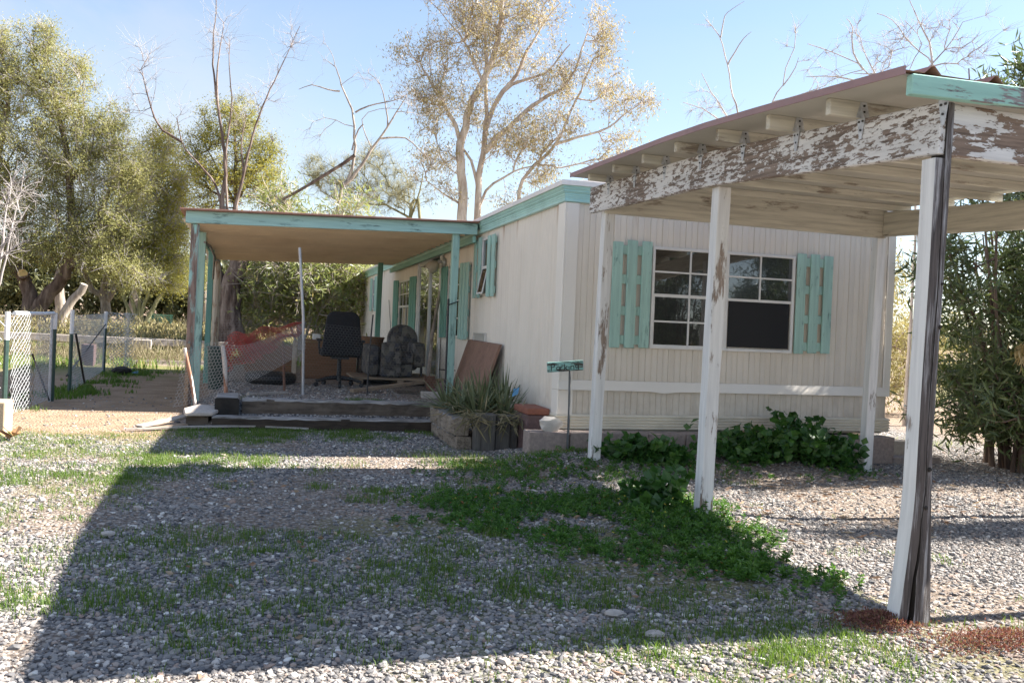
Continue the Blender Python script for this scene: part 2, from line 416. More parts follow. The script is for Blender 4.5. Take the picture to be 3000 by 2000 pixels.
M['mallow'] = leafmat('mallow', [(0, (0.022, 0.066, 0.014)), (.6, (0.046, 0.114, 0.024)), (1, (0.096, 0.192, 0.036))], .3, .45, spec=.4)
M['red_mat'] = leafmat('red_mat', [(0, (.10, .035, .027)), (.5, (.19, .07, .052)), (.8, (.24, .115, .065)), (1, (.14, .14, .045))], .25, .7)
M['yucca'] = leafmat('yucca', [(0, (.075, .095, .045)), (.6, (.14, .165, .08)), (.9, (.20, .21, .11)), (1, (.30, .24, .14))], .15, .5)
M['straw'] = leafmat('straw', [(0, (.09, .085, .04)), (.5, (.20, .165, .085)), (1, (.34, .28, .17))], .2, .8)
M['dead_cluster'] = leafmat('dead_cluster', [(0, (.34, .24, .10)), (1, (.52, .40, .20))], .3, .8)
def stonemat():
    m, t, p, _ = nt('gravel_stone')
    a = t.nodes.new('ShaderNodeAttribute'); a.attribute_name = 'tint'
    c = ramp(t, a.outputs['Fac'], [(0, (.065, .065, .07)), (.25, (.15, .146, .15)), (.5, (.265, .245, .23)), (.68, (.36, .312, .275)), (.78, (.34, .235, .185)), (.86, (.46, .415, .375)), (1, (.70, .67, .63))]).outputs[0]
    n = noise(t, mapped(t), 60, 5, .6)
    c = mixc(t, .35, c, ramp(t, n, [(.3, (.08, .075, .075)), (.7, (.55, .52, .49))]).outputs[0], 'OVERLAY')
    t.links.new(c, p.inputs['Base Color']); p.inputs['Roughness'].default_value = .85; p.inputs['Specular IOR Level'].default_value = .25
    bump(t, p, n, .3, .004); return m
M['stone'] = stonemat()
def groundmat():
    m, t, p, _ = nt('gravel_ground')
    v = mapped(t)
    vo = t.nodes.new('ShaderNodeTexVoronoi'); vo.inputs['Scale'].default_value = 42; vo.inputs['Randomness'].default_value = 1
    t.links.new(v, vo.inputs['Vector'])
    sep = t.nodes.new('ShaderNodeSeparateColor'); t.links.new(vo.outputs['Color'], sep.inputs[0])
    g = ramp(t, sep.outputs[0], [(0, (.11, .107, .11)), (.35, (.235, .222, .213)), (.6, (.34, .305, .275)), (.8, (.43, .37, .325)), (1, (.58, .54, .50))]).outputs[0]
    dk = ramp(t, vo.outputs['Distance'], [(.25, (1,1,1)), (.75, (.25,.24,.24))]).outputs[0]
    g = mixc(t, 1.0, g, dk, 'MULTIPLY')
    n = noise(t, v, 3, 8, .65); n2 = noise(t, v, 40, 6, .7)
    d = ramp(t, n, [(.3, (.27, .195, .135)), (.55, (.39, .29, .205)), (.75, (.47, .37, .28))]).outputs[0]
    d = mixc(t, .5, d, ramp(t, n2, [(.3, (.20, .15, .11)), (.7, (.52, .42, .33))]).outputs[0], 'OVERLAY')
    a = t.nodes.new('ShaderNodeAttribute'); a.attribute_name = 'dirt'
    b = t.nodes.new('ShaderNodeAttribute'); b.attribute_name = 'green'
    c = mixc(t, a.outputs['Fac'], g, d)
    gr = ramp(t, n2, [(.35, (.09, .10, .03)), (.6, (.19, .20, .06)), (.75, (.34, .29, .14))]).outputs[0]
    c = mixc(t, b.outputs['Fac'], c, gr)
    t.links.new(c, p.inputs['Base Color']); p.inputs['Roughness'].default_value = .95; p.inputs['Specular IOR Level'].default_value = .1
    h = t.nodes.new('ShaderNodeMath'); h.operation = 'SUBTRACT'; t.links.new(n2, h.inputs[0]); t.links.new(vo.outputs['Distance'], h.inputs[1])
    bump(t, p, h.outputs[0], .9, .02); return m
M['ground'] = groundmat()
# ------------------------------------------------------------------ world, light, camera
def setup():
    w = bpy.data.worlds.new('World'); sc.world = w; w.use_nodes = True
    t = w.node_tree; t.nodes.clear()
    out = t.nodes.new('ShaderNodeOutputWorld'); bg = t.nodes.new('ShaderNodeBackground'); bg.inputs[1].default_value = SKY
    sky = t.nodes.new('ShaderNodeTexSky'); sky.sky_type = 'NISHITA'; sky.sun_disc = False
    sky.sun_elevation = R_(SUN_EL); sky.sun_rotation = R_(90); sky.altitude = 300; sky.air_density = 1.0; sky.dust_density = .35; sky.ozone_density = 1.8
    tc = t.nodes.new('ShaderNodeTexCoord'); mp = t.nodes.new('ShaderNodeMapping'); mp.inputs['Scale'].default_value = (1.2, 1.2, 3.2); mp.inputs['Rotation'].default_value = (.1, .25, .4)
    t.links.new(tc.outputs['Generated'], mp.inputs[0])
    n = noise(t, mp.outputs[0], 1.6, 7, .58)
    n.node.inputs['Distortion'].default_value = .5
    c = ramp(t, n, [(.40, (0,0,0)), (.70, (1,1,1))]).outputs[0]
    # thin cloud gathers in the west half of the sky, and whitens the horizon
    sx = t.nodes.new('ShaderNodeSeparateXYZ'); t.links.new(tc.outputs['Generated'], sx.inputs[0])
    mr = t.nodes.new('ShaderNodeMapRange'); mr.inputs[1].default_value = .1; mr.inputs[2].default_value = -.45; mr.inputs[3].default_value = .10; mr.inputs[4].default_value = 1.0
    t.links.new(sx.outputs[0], mr.inputs[0])
    mu = t.nodes.new('ShaderNodeMath'); mu.operation = 'MULTIPLY'; t.links.new(c, mu.inputs[0]); t.links.new(mr.outputs[0], mu.inputs[1])
    hz = t.nodes.new('ShaderNodeMapRange'); hz.inputs[1].default_value = .38; hz.inputs[2].default_value = 0.0; hz.inputs[3].default_value = 0; hz.inputs[4].default_value = .32
    t.links.new(sx.outputs[2], hz.inputs[0])
    ad = t.nodes.new('ShaderNodeMath'); ad.operation = 'ADD'; ad.use_clamp = True; t.links.new(mu.outputs[0], ad.inputs[0]); t.links.new(hz.outputs[0], ad.inputs[1])
    col = mixc(t, ad.outputs[0], sky.outputs[0], (CLOUD, CLOUD*1.0, CLOUD*1.02))
    t.links.new(col, bg.inputs[0]); t.links.new(bg.outputs[0], out.inputs[0])
    L = bpy.data.lights.new('sun', 'SUN'); L.energy = SUN; L.angle = R_(.5); L.color = (1, .95, .87)
    lo = bpy.data.objects.new('sun', L); COL.objects.link(lo)
    d = Vector((-math.cos(R_(SUN_EL)), -.004, -math.sin(R_(SUN_EL))))
    lo.rotation_euler = d.to_track_quat('-Z', 'Y').to_euler(); lo.location = (20, 0, 15)
    cam = bpy.data.cameras.new('camera'); co = bpy.data.objects.new('camera', cam); COL.objects.link(co)
    cam.sensor_width = 36; cam.lens = 2612.66 / 3000 * 36; cam.clip_end = 3000; cam.clip_start = .05
    yaw, pit, rol = .2837, -.0202, .0513
    F = Vector((math.sin(yaw)*math.cos(pit), math.cos(yaw)*math.cos(pit), math.sin(pit)))
    R0 = Vector((math.cos(yaw), -math.sin(yaw), 0)); U0 = R0.cross(F)
    R1 = R0*math.cos(rol) + U0*math.sin(rol); U1 = -R0*math.sin(rol) + U0*math.cos(rol)
    co.matrix_world = Matrix(((R1.x, U1.x, -F.x, 0), (R1.y, U1.y, -F.y, 0), (R1.z, U1.z, -F.z, 1.25), (0, 0, 0, 1)))
    sc.camera = co
    sc.view_settings.view_transform = 'Standard'; sc.view_settings.look = 'None'; sc.view_settings.exposure = 0; sc.view_settings.gamma = 1.14
    sc.render.engine = 'CYCLES'
    sc.cycles.max_bounces = 6; sc.cycles.diffuse_bounces = 3; sc.cycles.glossy_bounces = 3; sc.cycles.transmission_bounces = 3; sc.cycles.transparent_max_bounces = 4
    sc.cycles.use_denoising = True; sc.cycles.film_exposure = 4.7
    sc.cycles.caustics_reflective = False; sc.cycles.caustics_refractive = False
SUN_EL = 36.4; SUN = 5.0; SKY = .053; CLOUD = 3.6
setup()

# ------------------------------------------------------------------ ground
def gz(x, y):
    x = np.asarray(x, float); y = np.asarray(y, float)
    z = .018*(fnoise(x, y, 2.2, 3, 3) - .5)
    z = z + .23*sstep(-.62, -.22, x)*sstep(10.08, 10.2, y)*sstep(24, 19.5, y)*sstep(9, 7, x)
    z = z + .105*sstep(-.5, -.3, x)*sstep(9.76, 9.82, y)*sstep(10.2, 10.08, y)*(x < 2.4)
    z = z + .085*sstep(6.7, 7.5, y)*sstep(8.6, 8.0, y)*sstep(2.2, 2.6, x)*sstep(5.7, 5.0, x)
    z = z + .05*np.exp(-((x-2.95)**2 + (y-5.33)**2)/.25) + .03*np.exp(-((x-2.9)**2 + (y-7.3)**2)/.3)
    z = z + .35*sstep(20, 26, y) + np.clip((y-26)/190, 0, .1)
    return z
def build_ground():
    def axis(a, b, st, far):
        m = list(np.arange(a, b, st)); lo = []; hi = []; d = st
        p = a
        while p > -far: d *= 1.22; p -= d; lo.append(p)
        p = m[-1]; d = st
        while p < far: d *= 1.22; p += d; hi.append(p)
        return np.array(lo[::-1] + m + hi)
    xs = axis(-7, 9.5, .06, 900); ys = axis(1.0, 28, .06, 900)
    X, Y = np.meshgrid(xs, ys, indexing='ij')
    Z = gz(X, Y)
    v = np.stack([X, Y, Z], -1).reshape(-1, 3)
    nx, ny = len(xs), len(ys)
    i = (np.arange(nx-1)[:, None]*ny + np.arange(ny-1)[None]).ravel()
    f = np.stack([i, i+ny, i+ny+1, i+1], -1)
    x = X.ravel(); y = Y.ravel()
    w = fnoise(x, y, .9, 11, 3)
    dirt = sstep(-.45, -.85, x + (w-.5)*.5) * sstep(8.7, 9.3, y + (w-.5)*1.2 + .12*(x+1)) * sstep(22, 18, y)
    dirt = np.maximum(dirt, .8*sstep(19, 23, y)); dirt = np.maximum(dirt, .7*sstep(8.5, 10, x)*sstep(8.0, 9.0, y))
    dirt = np.maximum(dirt, .75*sstep(-.35, -.1, x)*sstep(10.6, 11.3, y)*(y < 20)*.4)
    dirt = np.maximum(dirt, .35*sstep(.54, .66, fnoise(x, y, 1.1, 61, 4))*(y < 10))
    green = (sstep(.42, .62, fnoise(x, y, 3.5, 21, 4)) * sstep(15.5, 18, y + (x+2)*.0)*.85) * sstep(60, 30, y)
    green = np.maximum(green, .45*sstep(.5, .66, fnoise(x, y, 1.0, 23, 3))*sstep(9.3, 8.6, y)*(x < 3))
    o = mesh_np('ground', v, f, M['ground'], attrs={'dirt': ('POINT', dirt), 'green': ('POINT', green)}, smooth=True)
    tag(o, kind='structure')
build_ground()

# ------------------------------------------------------------------ mobile home (modelled in its own axes: x across the front end, y along the side)
HL, HW = 17.62, 3.70
home = thing('mobile_home', 'long cream single-wide mobile home with corrugated metal siding and turquoise trim', 'mobile home', (2.828, 7.988, 0))
home.rotation_euler = (-.0119, -.00845, 0)
OFF[home.name] = Vector((0, 0, 0))      # its parts are written in local axes

def rib_profile(a0, a1, pitch, depth, flat, kind):
    """list of (along, outwards offset)"""
    out = []; a = a0; k = 0
    while a < a1 - 1e-6:
        if kind == 'sine':
            for q, h in ((0, 0), (.18, .75), (.32, 1), (.5, .75), (.68, 0), (.84, -.15)):
                if a + q*pitch < a1: out.append((a + q*pitch, h*depth))
        else:
            w = pitch*(1 if kind == 'even' else (1.0, .92, 1.06)[k % 3])
            for q, h in ((0, 1), (w*.42, 1), (w*.42+.012, 0), (w*.5, -.1), (w*.5+.012, .55), (w*.94, .55), (w*.94+.006, -.3), (w-.006, -.3)):
                if a + q < a1: out.append((a + q, h*depth))
            a += w - pitch
        a += pitch; k += 1
    out.append((a1, 0)); return out

def corr_wall(name, prof, z0, z1, side, parent, mat):
    mb = MB()
    top = max(h for a, h in prof)          # crests flush with the wall plane, grooves behind it
    if side == 'x': pr = [(top-h, a) for a, h in prof]
    else: pr = [(a, top-h) for a, h in prof]
    mb.strip(pr, 'z', z0, z1); return mb.build(name, mat, parent, local=True, smooth=35)

corr_wall('side_wall', rib_profile(.17, HL, .098, .017, 0, 'sine'), .27, 2.46, 'x', home, M['siding'])
corr_wall('end_wall', rib_profile(.12, HW - .06, .128, .011, 0, 'flat'), .66, 2.46, 'y', home, M['siding'])
corr_wall('end_lower_panel', rib_profile(.12, HW - .03, .128, .011, 0, 'flat'), .41, .66, 'y', home, M['siding'])
mb = MB(); mb.box(HW-.02, HW, .02, HL, .27, 2.46); mb.box(.02, HW-.02, HL-.02, HL, .27, 2.46); mb.box(.03, HW-.03, .03, HL-.03, .25, .268)
mb.box(.03, HW-.03, .03, HL-.03, 2.47, 2.50)
mb.build('rear_walls', M['siding'], home, local=True)
# roof and its turquoise band
mb = MB()
prof = [(-.075, 2.605), (.3, 2.655), (1.2, 2.70), (HW/2, 2.715), (HW-1.2, 2.70), (HW-.3, 2.655), (HW+.075, 2.605), (HW+.075, 2.585), (-.075, 2.585)]
mb.prism(prof, 'y', -.075, HL+.075); mb.build('roof', M['roof_white'], home, local=True)
def ring(name, prof, mats, x0, x1, y0, y1, parent, sides=4, smooth=0):
    """profile (out, z) mitred round a rectangle"""
    mb = MB(); n = len(prof); vs = []
    for cx, cy, sx, sy in ((x0, y1, -1, 1), (x0, y0, -1, -1), (x1, y0, 1, -1), (x1, y1, 1, 1)):
        vs += [(cx + sx*o, cy + sy*o, z) for o, z in prof]
    fs = []; mi = []
    for s in range(sides):
        a, b = s*n, ((s+1) % 4)*n
        for i in range(n-1): fs.append((a+i, b+i, b+i+1, a+i+1)); mi.append(1 if s == 1 else 0)
    mb.v = vs; mb.f = fs; mb.m = mi
    return mb.build(name, mats, parent, local=True, smooth=smooth)
band = [(.0, 2.425), (.035, 2.43), (.035, 2.452), (.028, 2.456), (.034, 2.472), (.028, 2.478), (.036, 2.495), (.032, 2.502), (.050, 2.525), (.046, 2.532), (.062, 2.555), (.058, 2.56), (.068, 2.583), (.0, 2.584)]
ring('roof_trim', band, [M['trim_metal'], M['end_trim']], 0, HW, 0, HL, home)
mb = MB(); mb.box(-.082, HW+.082, -.082, -.072, 2.575, 2.622); mb.box(-.082, -.072, -.072, HL+.08, 2.575, 2.618); mb.build('roof_edge', M['roof_white'], home, local=True)
# corner trims
mb = MB(); mb.box(-.022, .0, -.02, .17, .645, 2.425); mb.box(0, .125, -.02, -.0005, .645, 2.425); mb.build('corner_trim', M['siding_pale'], home, local=True, bevel=.006)
mb = MB(); mb.box(-.020, .0, -.018, .17, .412, .644); mb.box(0, .135, -.018, -.0005, .412, .644); mb.build('corner_trim', M['siding_pale'], home, local=True, bevel=.004)
mb = MB(); mb.box(HW-.07, HW+.02, -.02, -.0005, .655, 2.425); mb.build('corner_trim', M['siding_pale'], home, local=True, bevel=.006)
# belt rail across the front end, dented in the middle
mb = MB(); n = 60; vs = []; fs = []
for i in range(n+1):
    a = -.02 + (HW+.02)*i/n; d = math.exp(-((a-1.08)/.10)**2)
    dz = -.012*d; dy = -.008*math.exp(-((a-1.02)/.05)**2)
    for yy, zz in ((-.010, .742), (-.017, .74), (-.040+dy, .662+dz), (-.043+dy, .648+dz*1.5), (-.014, .645+dz)):
        vs.append((a, yy, zz))
for i in range(n):
    for k in range(4): fs.append((i*5+k, (i+1)*5+k, (i+1)*5+k+1, i*5+k+1))
mb.v = vs; mb.f = fs; mb.m = [0]*len(fs)
mb.build('belt_rail', M['siding_pale'], home, local=True, smooth=30)
# ribbed skirting
sk = [(.012, .415)]
for i in range(5): z = .41 - i*.028; sk += [(.022, z-.002), (.030, z-.009), (.030, z-.019), (.018, z-.025)]
sk += [(.012, .268), (-.03, .266)]
ring('skirting', sk, [M['skirt'], M['skirt']], 0, HW, 0, HL, home, sides=4)
mb = MB(); mb.box(.25, HW-.25, .22, HL-.2, .0, .26); mb.build('underfloor_shade_box', M['underfloor_shade'], home, local=True)  # near-black box, its colour stands in for the shade under the home

def framed(side, a0, a1, z0, z1, parent, name, w=.035, out=.03, back=-.004, mat=None):
    """rectangular frame standing on a wall; side 'x' = long wall, 'y' = front end"""
    mb = MB()
    for (p0, p1, q0, q1) in ((a0, a1, z0, z0+w), (a0, a1, z1-w, z1), (a0, a0+w, z0+w, z1-w), (a1-w, a1, z0+w, z1-w)):
        if side == 'y': mb.box(p0, p1, -out, -back, q0, q1)
        else: mb.box(-out, -back, p0, p1, q0, q1)
    return mb.build(name, mat or M['white_frame'], parent, local=True, bevel=.003)
def pane(side, a0, a1, z0, z1, out, parent, name='pane', mat=None):
    mb = MB()
    if side == 'y': mb.box(a0, a1, -out, -out+.006, z0, z1)
    else: mb.box(-out, -out+.006, a0, a1, z0, z1)
    return mb.build(name, mat or M['glass'], parent, local=True)
def bars(side, lst, out, th, parent, name='glazing_bar', mat=None):
    mb = MB()
    for (a0, a1, z0, z1) in lst:
        if side == 'y': mb.box(a0, a1, -out-th, -out, z0, z1)
        else: mb.box(-out-th, -out, a0, a1, z0, z1)
    return mb.build(name, mat or M['white_frame'], parent, local=True)

# front window: two tall sashes side by side, the right one half covered by an insect screen
fw = framed('y', .90, 2.495, 1.068, 2.062, home, 'window', .028, .034)
fw['label'] = 'wide front window with white gridded sashes and a dark insect screen at lower right'
pane('y', .928, 1.70, 1.096, 2.034, .016, fw); pane('y', 1.74, 2.467, 1.585, 2.034, .016, fw)
s = pane('y', 1.755, 2.452, 1.110, 1.575, .020, fw, 'insect_screen', M['screen'])
b = [(1.70, 1.74, 1.096, 2.034), (.928, 1.70, 1.575, 1.605), (1.74, 2.467, 1.572, 1.598), (1.305, 1.322, 1.605, 2.034), (1.305, 1.322, 1.096, 1.575), (.928, 1.305, 1.812, 1.828), (1.322, 1.70, 1.812, 1.828), (.928, 1.305, 1.328, 1.344), (1.322, 1.70, 1.328, 1.344), (2.09, 2.106, 1.598, 2.034), (1.74, 2.09, 1.808, 1.824), (2.106, 2.467, 1.808, 1.824), (.928, 1.70, 1.096, 1.108), (.928, .94, 1.108, 1.575), (1.69, 1.70, 1.108, 1.575)]
bars('y', b, .017, .009, fw)

def shutter(side, a0, a1, z0, z1, n, label=None, w=.105, cross=(.082, .358, .656, .931), mat=None):
    mat = mat or M['turq_z']
    root = bpy.data.objects.new('shutter', None); link(root, home)
    if label: root['label'] = label
    h = z1 - z0; rs = random.Random(int(a0*1000))
    bw = .088
    for c in cross:
        zc = z1 - c*h; mb = MB()
        if side == 'y': mb.box(a0+.01, a1-.01, -.030, -.0125, zc-bw/2, zc+bw/2)
        else: mb.box(-.030, -.0125, a0+.01, a1-.01, zc-bw/2, zc+bw/2)
        mb.build('batten', mat, root, local=True, bevel=.003)
    gap = (a1 - a0 - n*w)/(n-1) if n > 1 else 0
    for i in range(n):
        p = a0 + i*(w+gap); dz = rs.uniform(-.012, .012); dz2 = rs.uniform(-.01, .01)
        mb = MB()
        if side == 'y': mb.box(p, p+w, -.050, -.030, z0+dz2, z1+dz)
        else: mb.box(-.050, -.030, p, p+w, z0+dz2, z1+dz)
        mb.build('slat', mat, root, local=True, bevel=.004)
    return root
shutter('y', .474, .885, 1.072, 2.092, 3, 'turquoise slatted shutter left of the front window')
shutter('y', 2.510, 2.932, 1.072, 2.092, 3, 'turquoise slatted shutter right of the front window')
# small side window with its bottom sash pushed open
w1 = framed('x', 2.78, 3.10, 1.625, 2.345, home, 'window', .022, .03); w1['label'] = 'narrow side window with its lower sash tilted open'
pane('x', 2.802, 3.078, 1.985, 2.323, .014, w1); bars('x', [(2.802, 3.078, 1.968, 1.99)], .014, .02, w1)
mb = MB()
def tilt(p, s):     # hinge at z 1.975
    dz = 1.972 - p[2]; return (p[0] - .016 - dz*.19, p[1], 1.972 - dz*.985)
for q in ((2.80, 3.08, 1.632, 1.652), (2.80, 3.08, 1.955, 1.972), (2.80, 2.818, 1.652, 1.955), (3.062, 3.08, 1.652, 1.955)):
    m2 = MB().box(-.012, 0, q[0], q[1], q[2], q[3]); mb.add([tilt(p, 0) for p in m2.v], m2.f)
sa = mb.build('open_sash', M['white_frame'], w1, local=True)
mb = MB(); m2 = MB().box(-.008, -.004, 2.818, 3.062, 1.652, 1.955); mb.add([tilt(p, 0) for p in m2.v], m2.f); mb.build('pane', M['glass'], w1, local=True)
shutter('x', 3.11, 3.47, 1.602, 2.362, 2, 'two-slat turquoise shutter beyond the small side window', w=.125, cross=(.1, .5, .9))
shutter('x', 2.43, 2.765, 1.602, 2.362, 2, 'two-slat turquoise shutter before the small side window', w=.125, cross=(.1, .5, .9))
# second window
w2 = framed('x', 4.30, 5.12, 1.06, 2.08, home, 'window', .03, .03); w2['label'] = 'gridded side window beside the porch post'
pane('x', 4.33, 5.09, 1.09, 2.05, .014, w2); bars('x', [(4.33, 5.09, 1.57, 1.60), (4.70, 4.72, 1.09, 2.05), (4.33, 4.7, 1.81, 1.825), (4.72, 5.09, 1.81, 1.825), (4.33, 4.7, 1.33, 1.345), (4.72, 5.09, 1.33, 1.345)], .014, .01, w2)
shutter('x', 3.76, 4.27, 1.045, 2.105, 3, 'turquoise shutter nearest the small side window', w=.13)
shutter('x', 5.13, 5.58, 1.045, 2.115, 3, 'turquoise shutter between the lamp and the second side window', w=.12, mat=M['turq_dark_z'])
# sliding glass door
dr = framed('x', 5.70, 7.72, .395, 2.36, home, 'sliding_door', .045, .04, mat=M['alu'])
pane('x', 5.745, 6.70, .44, 2.315, .012, dr, 'pane', M['door_glass']); pane('x', 6.62, 7.675, .44, 2.315, .007, dr, 'pane', M['door_glass'])
bars('x', [(6.58, 6.64, .44, 2.315)], .012, .024, dr, 'stile', M['alu']); bars('x', [(6.66, 6.72, .44, 2.315)], .007, .010, dr, 'stile', M['alu'])
bars('x', [(7.60, 7.675, .44, 2.315), (6.72, 7.60, .44, .52), (6.72, 7.6, 2.25, 2.315)], .007, .010, dr, 'door_leaf_frame', M['alu'])
mb = MB(); mb.box(-.035, -.012, 5.61, 5.695, .36, 2.40); mb.build('door_trim', M['white_frame'], home, local=True, bevel=.003)
# third window
w3 = framed('x', 8.50, 9.78, 1.07, 2.085, home, 'window', .03, .03); w3['label'] = 'gridded side window beyond the sliding door with pale curtains'
pane('x', 8.53, 9.75, 1.10, 2.055, .014, w3)
bars('x', [(8.53, 9.75, 1.56, 1.60), (8.93, 8.95, 1.10, 2.055), (9.33, 9.35, 1.10, 2.055), (8.53, 8.93, 1.81, 1.825), (8.95, 9.33, 1.81, 1.825), (9.35, 9.75, 1.81, 1.825)], .014, .01, w3)
mb = MB(); mb.box(-.0175, -.015, 8.55, 8.80, 1.11, 1.55); mb.box(-.0175, -.015, 9.0, 9.30, 1.11, 1.55); mb.build('curtain', M['curtain'], w3, local=True)
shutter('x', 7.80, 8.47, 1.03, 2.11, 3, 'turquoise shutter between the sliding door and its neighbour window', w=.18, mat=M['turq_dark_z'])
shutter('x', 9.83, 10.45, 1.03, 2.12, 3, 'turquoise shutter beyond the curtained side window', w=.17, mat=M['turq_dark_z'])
# far window
w4 = framed('x', 13.5, 13.95, 1.58, 2.32, home, 'window', .03, .03); w4['label'] = 'small far window near the back end of the home'
pane('x', 13.53, 13.92, 1.61, 2.29, .014, w4); bars('x', [(13.53, 13.92, 1.93, 1.96)], .014, .01, w4)
shutter('x', 13.98, 14.32, 1.54, 2.35, 2, 'far turquoise shutter behind the small back window', w=.14, cross=(.1, .5, .9))
shutter('x', 13.10, 13.47, 1.54, 2.35, 2, 'far turquoise shutter before the small back window', w=.15, cross=(.1, .5, .9))
# access hatch low on the wall and lamp beside the door
hf = framed('x', 2.83, 3.46, .72, 1.145, home, 'access_hatch', .02, .02, mat=M['alu'])
mb = MB(); mb.box(-.012, -.002, 2.85, 3.44, .74, 1.125); mb.build('hatch_panel', M['alu'], hf, local=True)
lp = MB(); lp.tube([(-.012, 5.52, 2.20), (-.05, 5.52, 2.20)], [.075, .07], 14); lp.tube([(-.05, 5.52, 2.20), (-.10, 5.52, 2.22), (-.13, 5.52, 2.17)], .022, 10)
lo_ = lp.build('wall_lamp', M['alu'], home, local=True, smooth=50)
lp = MB(); lp.tube([(-.11, 5.52, 2.19), (-.14, 5.53, 2.165), (-.20, 5.55, 2.115), (-.245, 5.565, 2.075)], [.035, .075, .098, .09], 18); lp.build('lamp_shade', M['lamp_glass'], lo_, local=True, smooth=60)
mb = MB(); mb.tube([(-.014, 12.9, 1.5), (-.016, 12.86, .6)], .012, 6); mb.tube([(-.014, 12.9, 1.5), (-.014, 12.93, 2.3)], .008, 6); mb.tube([(-.02, 11.2, 1.75), (-.02, 10.7, 1.0), (-.02, 10.6, .5)], .008, 6); mb.build('wall_cable', M['cable'], home, local=True)
# ------------------------------------------------------------------ carport
car = thing('carport', 'lean carport of weathered white posts and peeling beams with a rust red metal roof', 'carport', (2.9, 3.3, 0))
def zb(y): return float(np.interp(y, [3.0, 3.3, 5.29, 7.6], [2.070, 2.090, 2.222, 2.271]))          # underside of the beams, kinked where they butt
def zroof(y): return float(np.interp(y, [3.0, 3.2, 3.82, 4.37, 4.94, 5.49, 6.03, 6.57, 7.11, 7.5], [2.392, 2.402, 2.444, 2.480, 2.513, 2.532, 2.541, 2.549, 2.555, 2.560]))
# left beam outside the posts, resting in their notches
def sbeam(x0, x1, y0, y1, h, name, mat, zf, bev=.005):
    mb = MB(); mb.add([(x0,y0,zf(y0)),(x1,y0,zf(y0)),(x1,y1,zf(y1)),(x0,y1,zf(y1)),(x0,y0,zf(y0)+h),(x1,y0,zf(y0)+h),(x1,y1,zf(y1)+h),(x0,y1,zf(y1)+h)], [(0,3,2,1),(4,5,6,7),(0,1,5,4),(1,2,6,5),(2,3,7,6),(3,0,4,7)])
    return mb.build(name, mat, car, bevel=bev)
b1 = sbeam(2.852, 2.895, 3.262, 5.29, .228, 'beam', M['beam_peel'], zb)
b2 = sbeam(2.850, 2.893, 5.294, 7.52, .228, 'beam', M['beam_peel'], zb)
sbeam(5.74, 5.782, 3.27, 7.235, .232, 'beam', M['beam_cream_y'], lambda y: zb(y) - .004)
mb = MB(); mb.box(2.897, 5.79, 7.24, 7.28, 2.246, 2.535); mb.build('beam', M['beam_cream_x'], car, bevel=.005)
mb = MB(); mb.box(2.921, 5.79, 3.270, 3.308, 2.088, 2.318); mb.build('beam', M['beam_peel_x'], car, bevel=.005)
# posts
def post(x, y, z1, w, d, mats, lean=(0,0), name='post', base=None, ntch=True):
    z0 = float(gz(x, y)) - .05 if base is None else base
    mb = MB(); n = 12
    for i in range(n):
        a, b = z0 + (z1-z0)*i/n, z0 + (z1-z0)*(i+1)/n
        pass
    vs = []; fs = []; mi = []
    rr = random.Random(int(x*100 + y*10))
    for i in range(n+1):
        z = z0 + (z1-z0)*i/n; k = 1 + .03*rr.uniform(-1, 1)
        cx = x + lean[0]*(z1-z)/(z1-z0); cy = y + lean[1]*(z1-z)/(z1-z0)
        vs += [(cx-w/2*k, cy-d/2, z), (cx+w/2*k, cy-d/2, z), (cx+w/2*k, cy+d/2, z), (cx-w/2*k, cy+d/2, z)]
    for i in range(n):
        for k in range(4):
            fs.append((i*4+k, i*4+(k+1)%4, (i+1)*4+(k+1)%4, (i+1)*4+k)); mi.append(0 if k == 0 else 1)
    fs += [(3,2,1,0), tuple(n*4+k for k in range(4))]; mi += [1, 1]
    mb.v = vs; mb.f = fs; mb.m = mi
    return mb.build(name, mats, car, bevel=.005)
PM = [M['post_white'], M['post_side']]
p = post(2.952, 5.335, zb(5.3), .095, .09, PM, (-.008, 0)); p['label'] = 'middle white carport post standing in weeds'
p = post(2.945, 7.30, zb(7.3), .09, .09, PM, (-.012, 0)); p['label'] = 'white carport post in front of the mobile home corner'
p = post(5.765, 7.31, 2.25, .095, .09, [M['post_side'], M['post_side']], (-.005, 0)); p['label'] = 'white carport post at the far right of the front wall'
post(5.765, 5.3, zb(5.3)+.04, .09, .09, PM); post(5.765, 3.33, zb(3.3)+.04, .09, .09, PM)
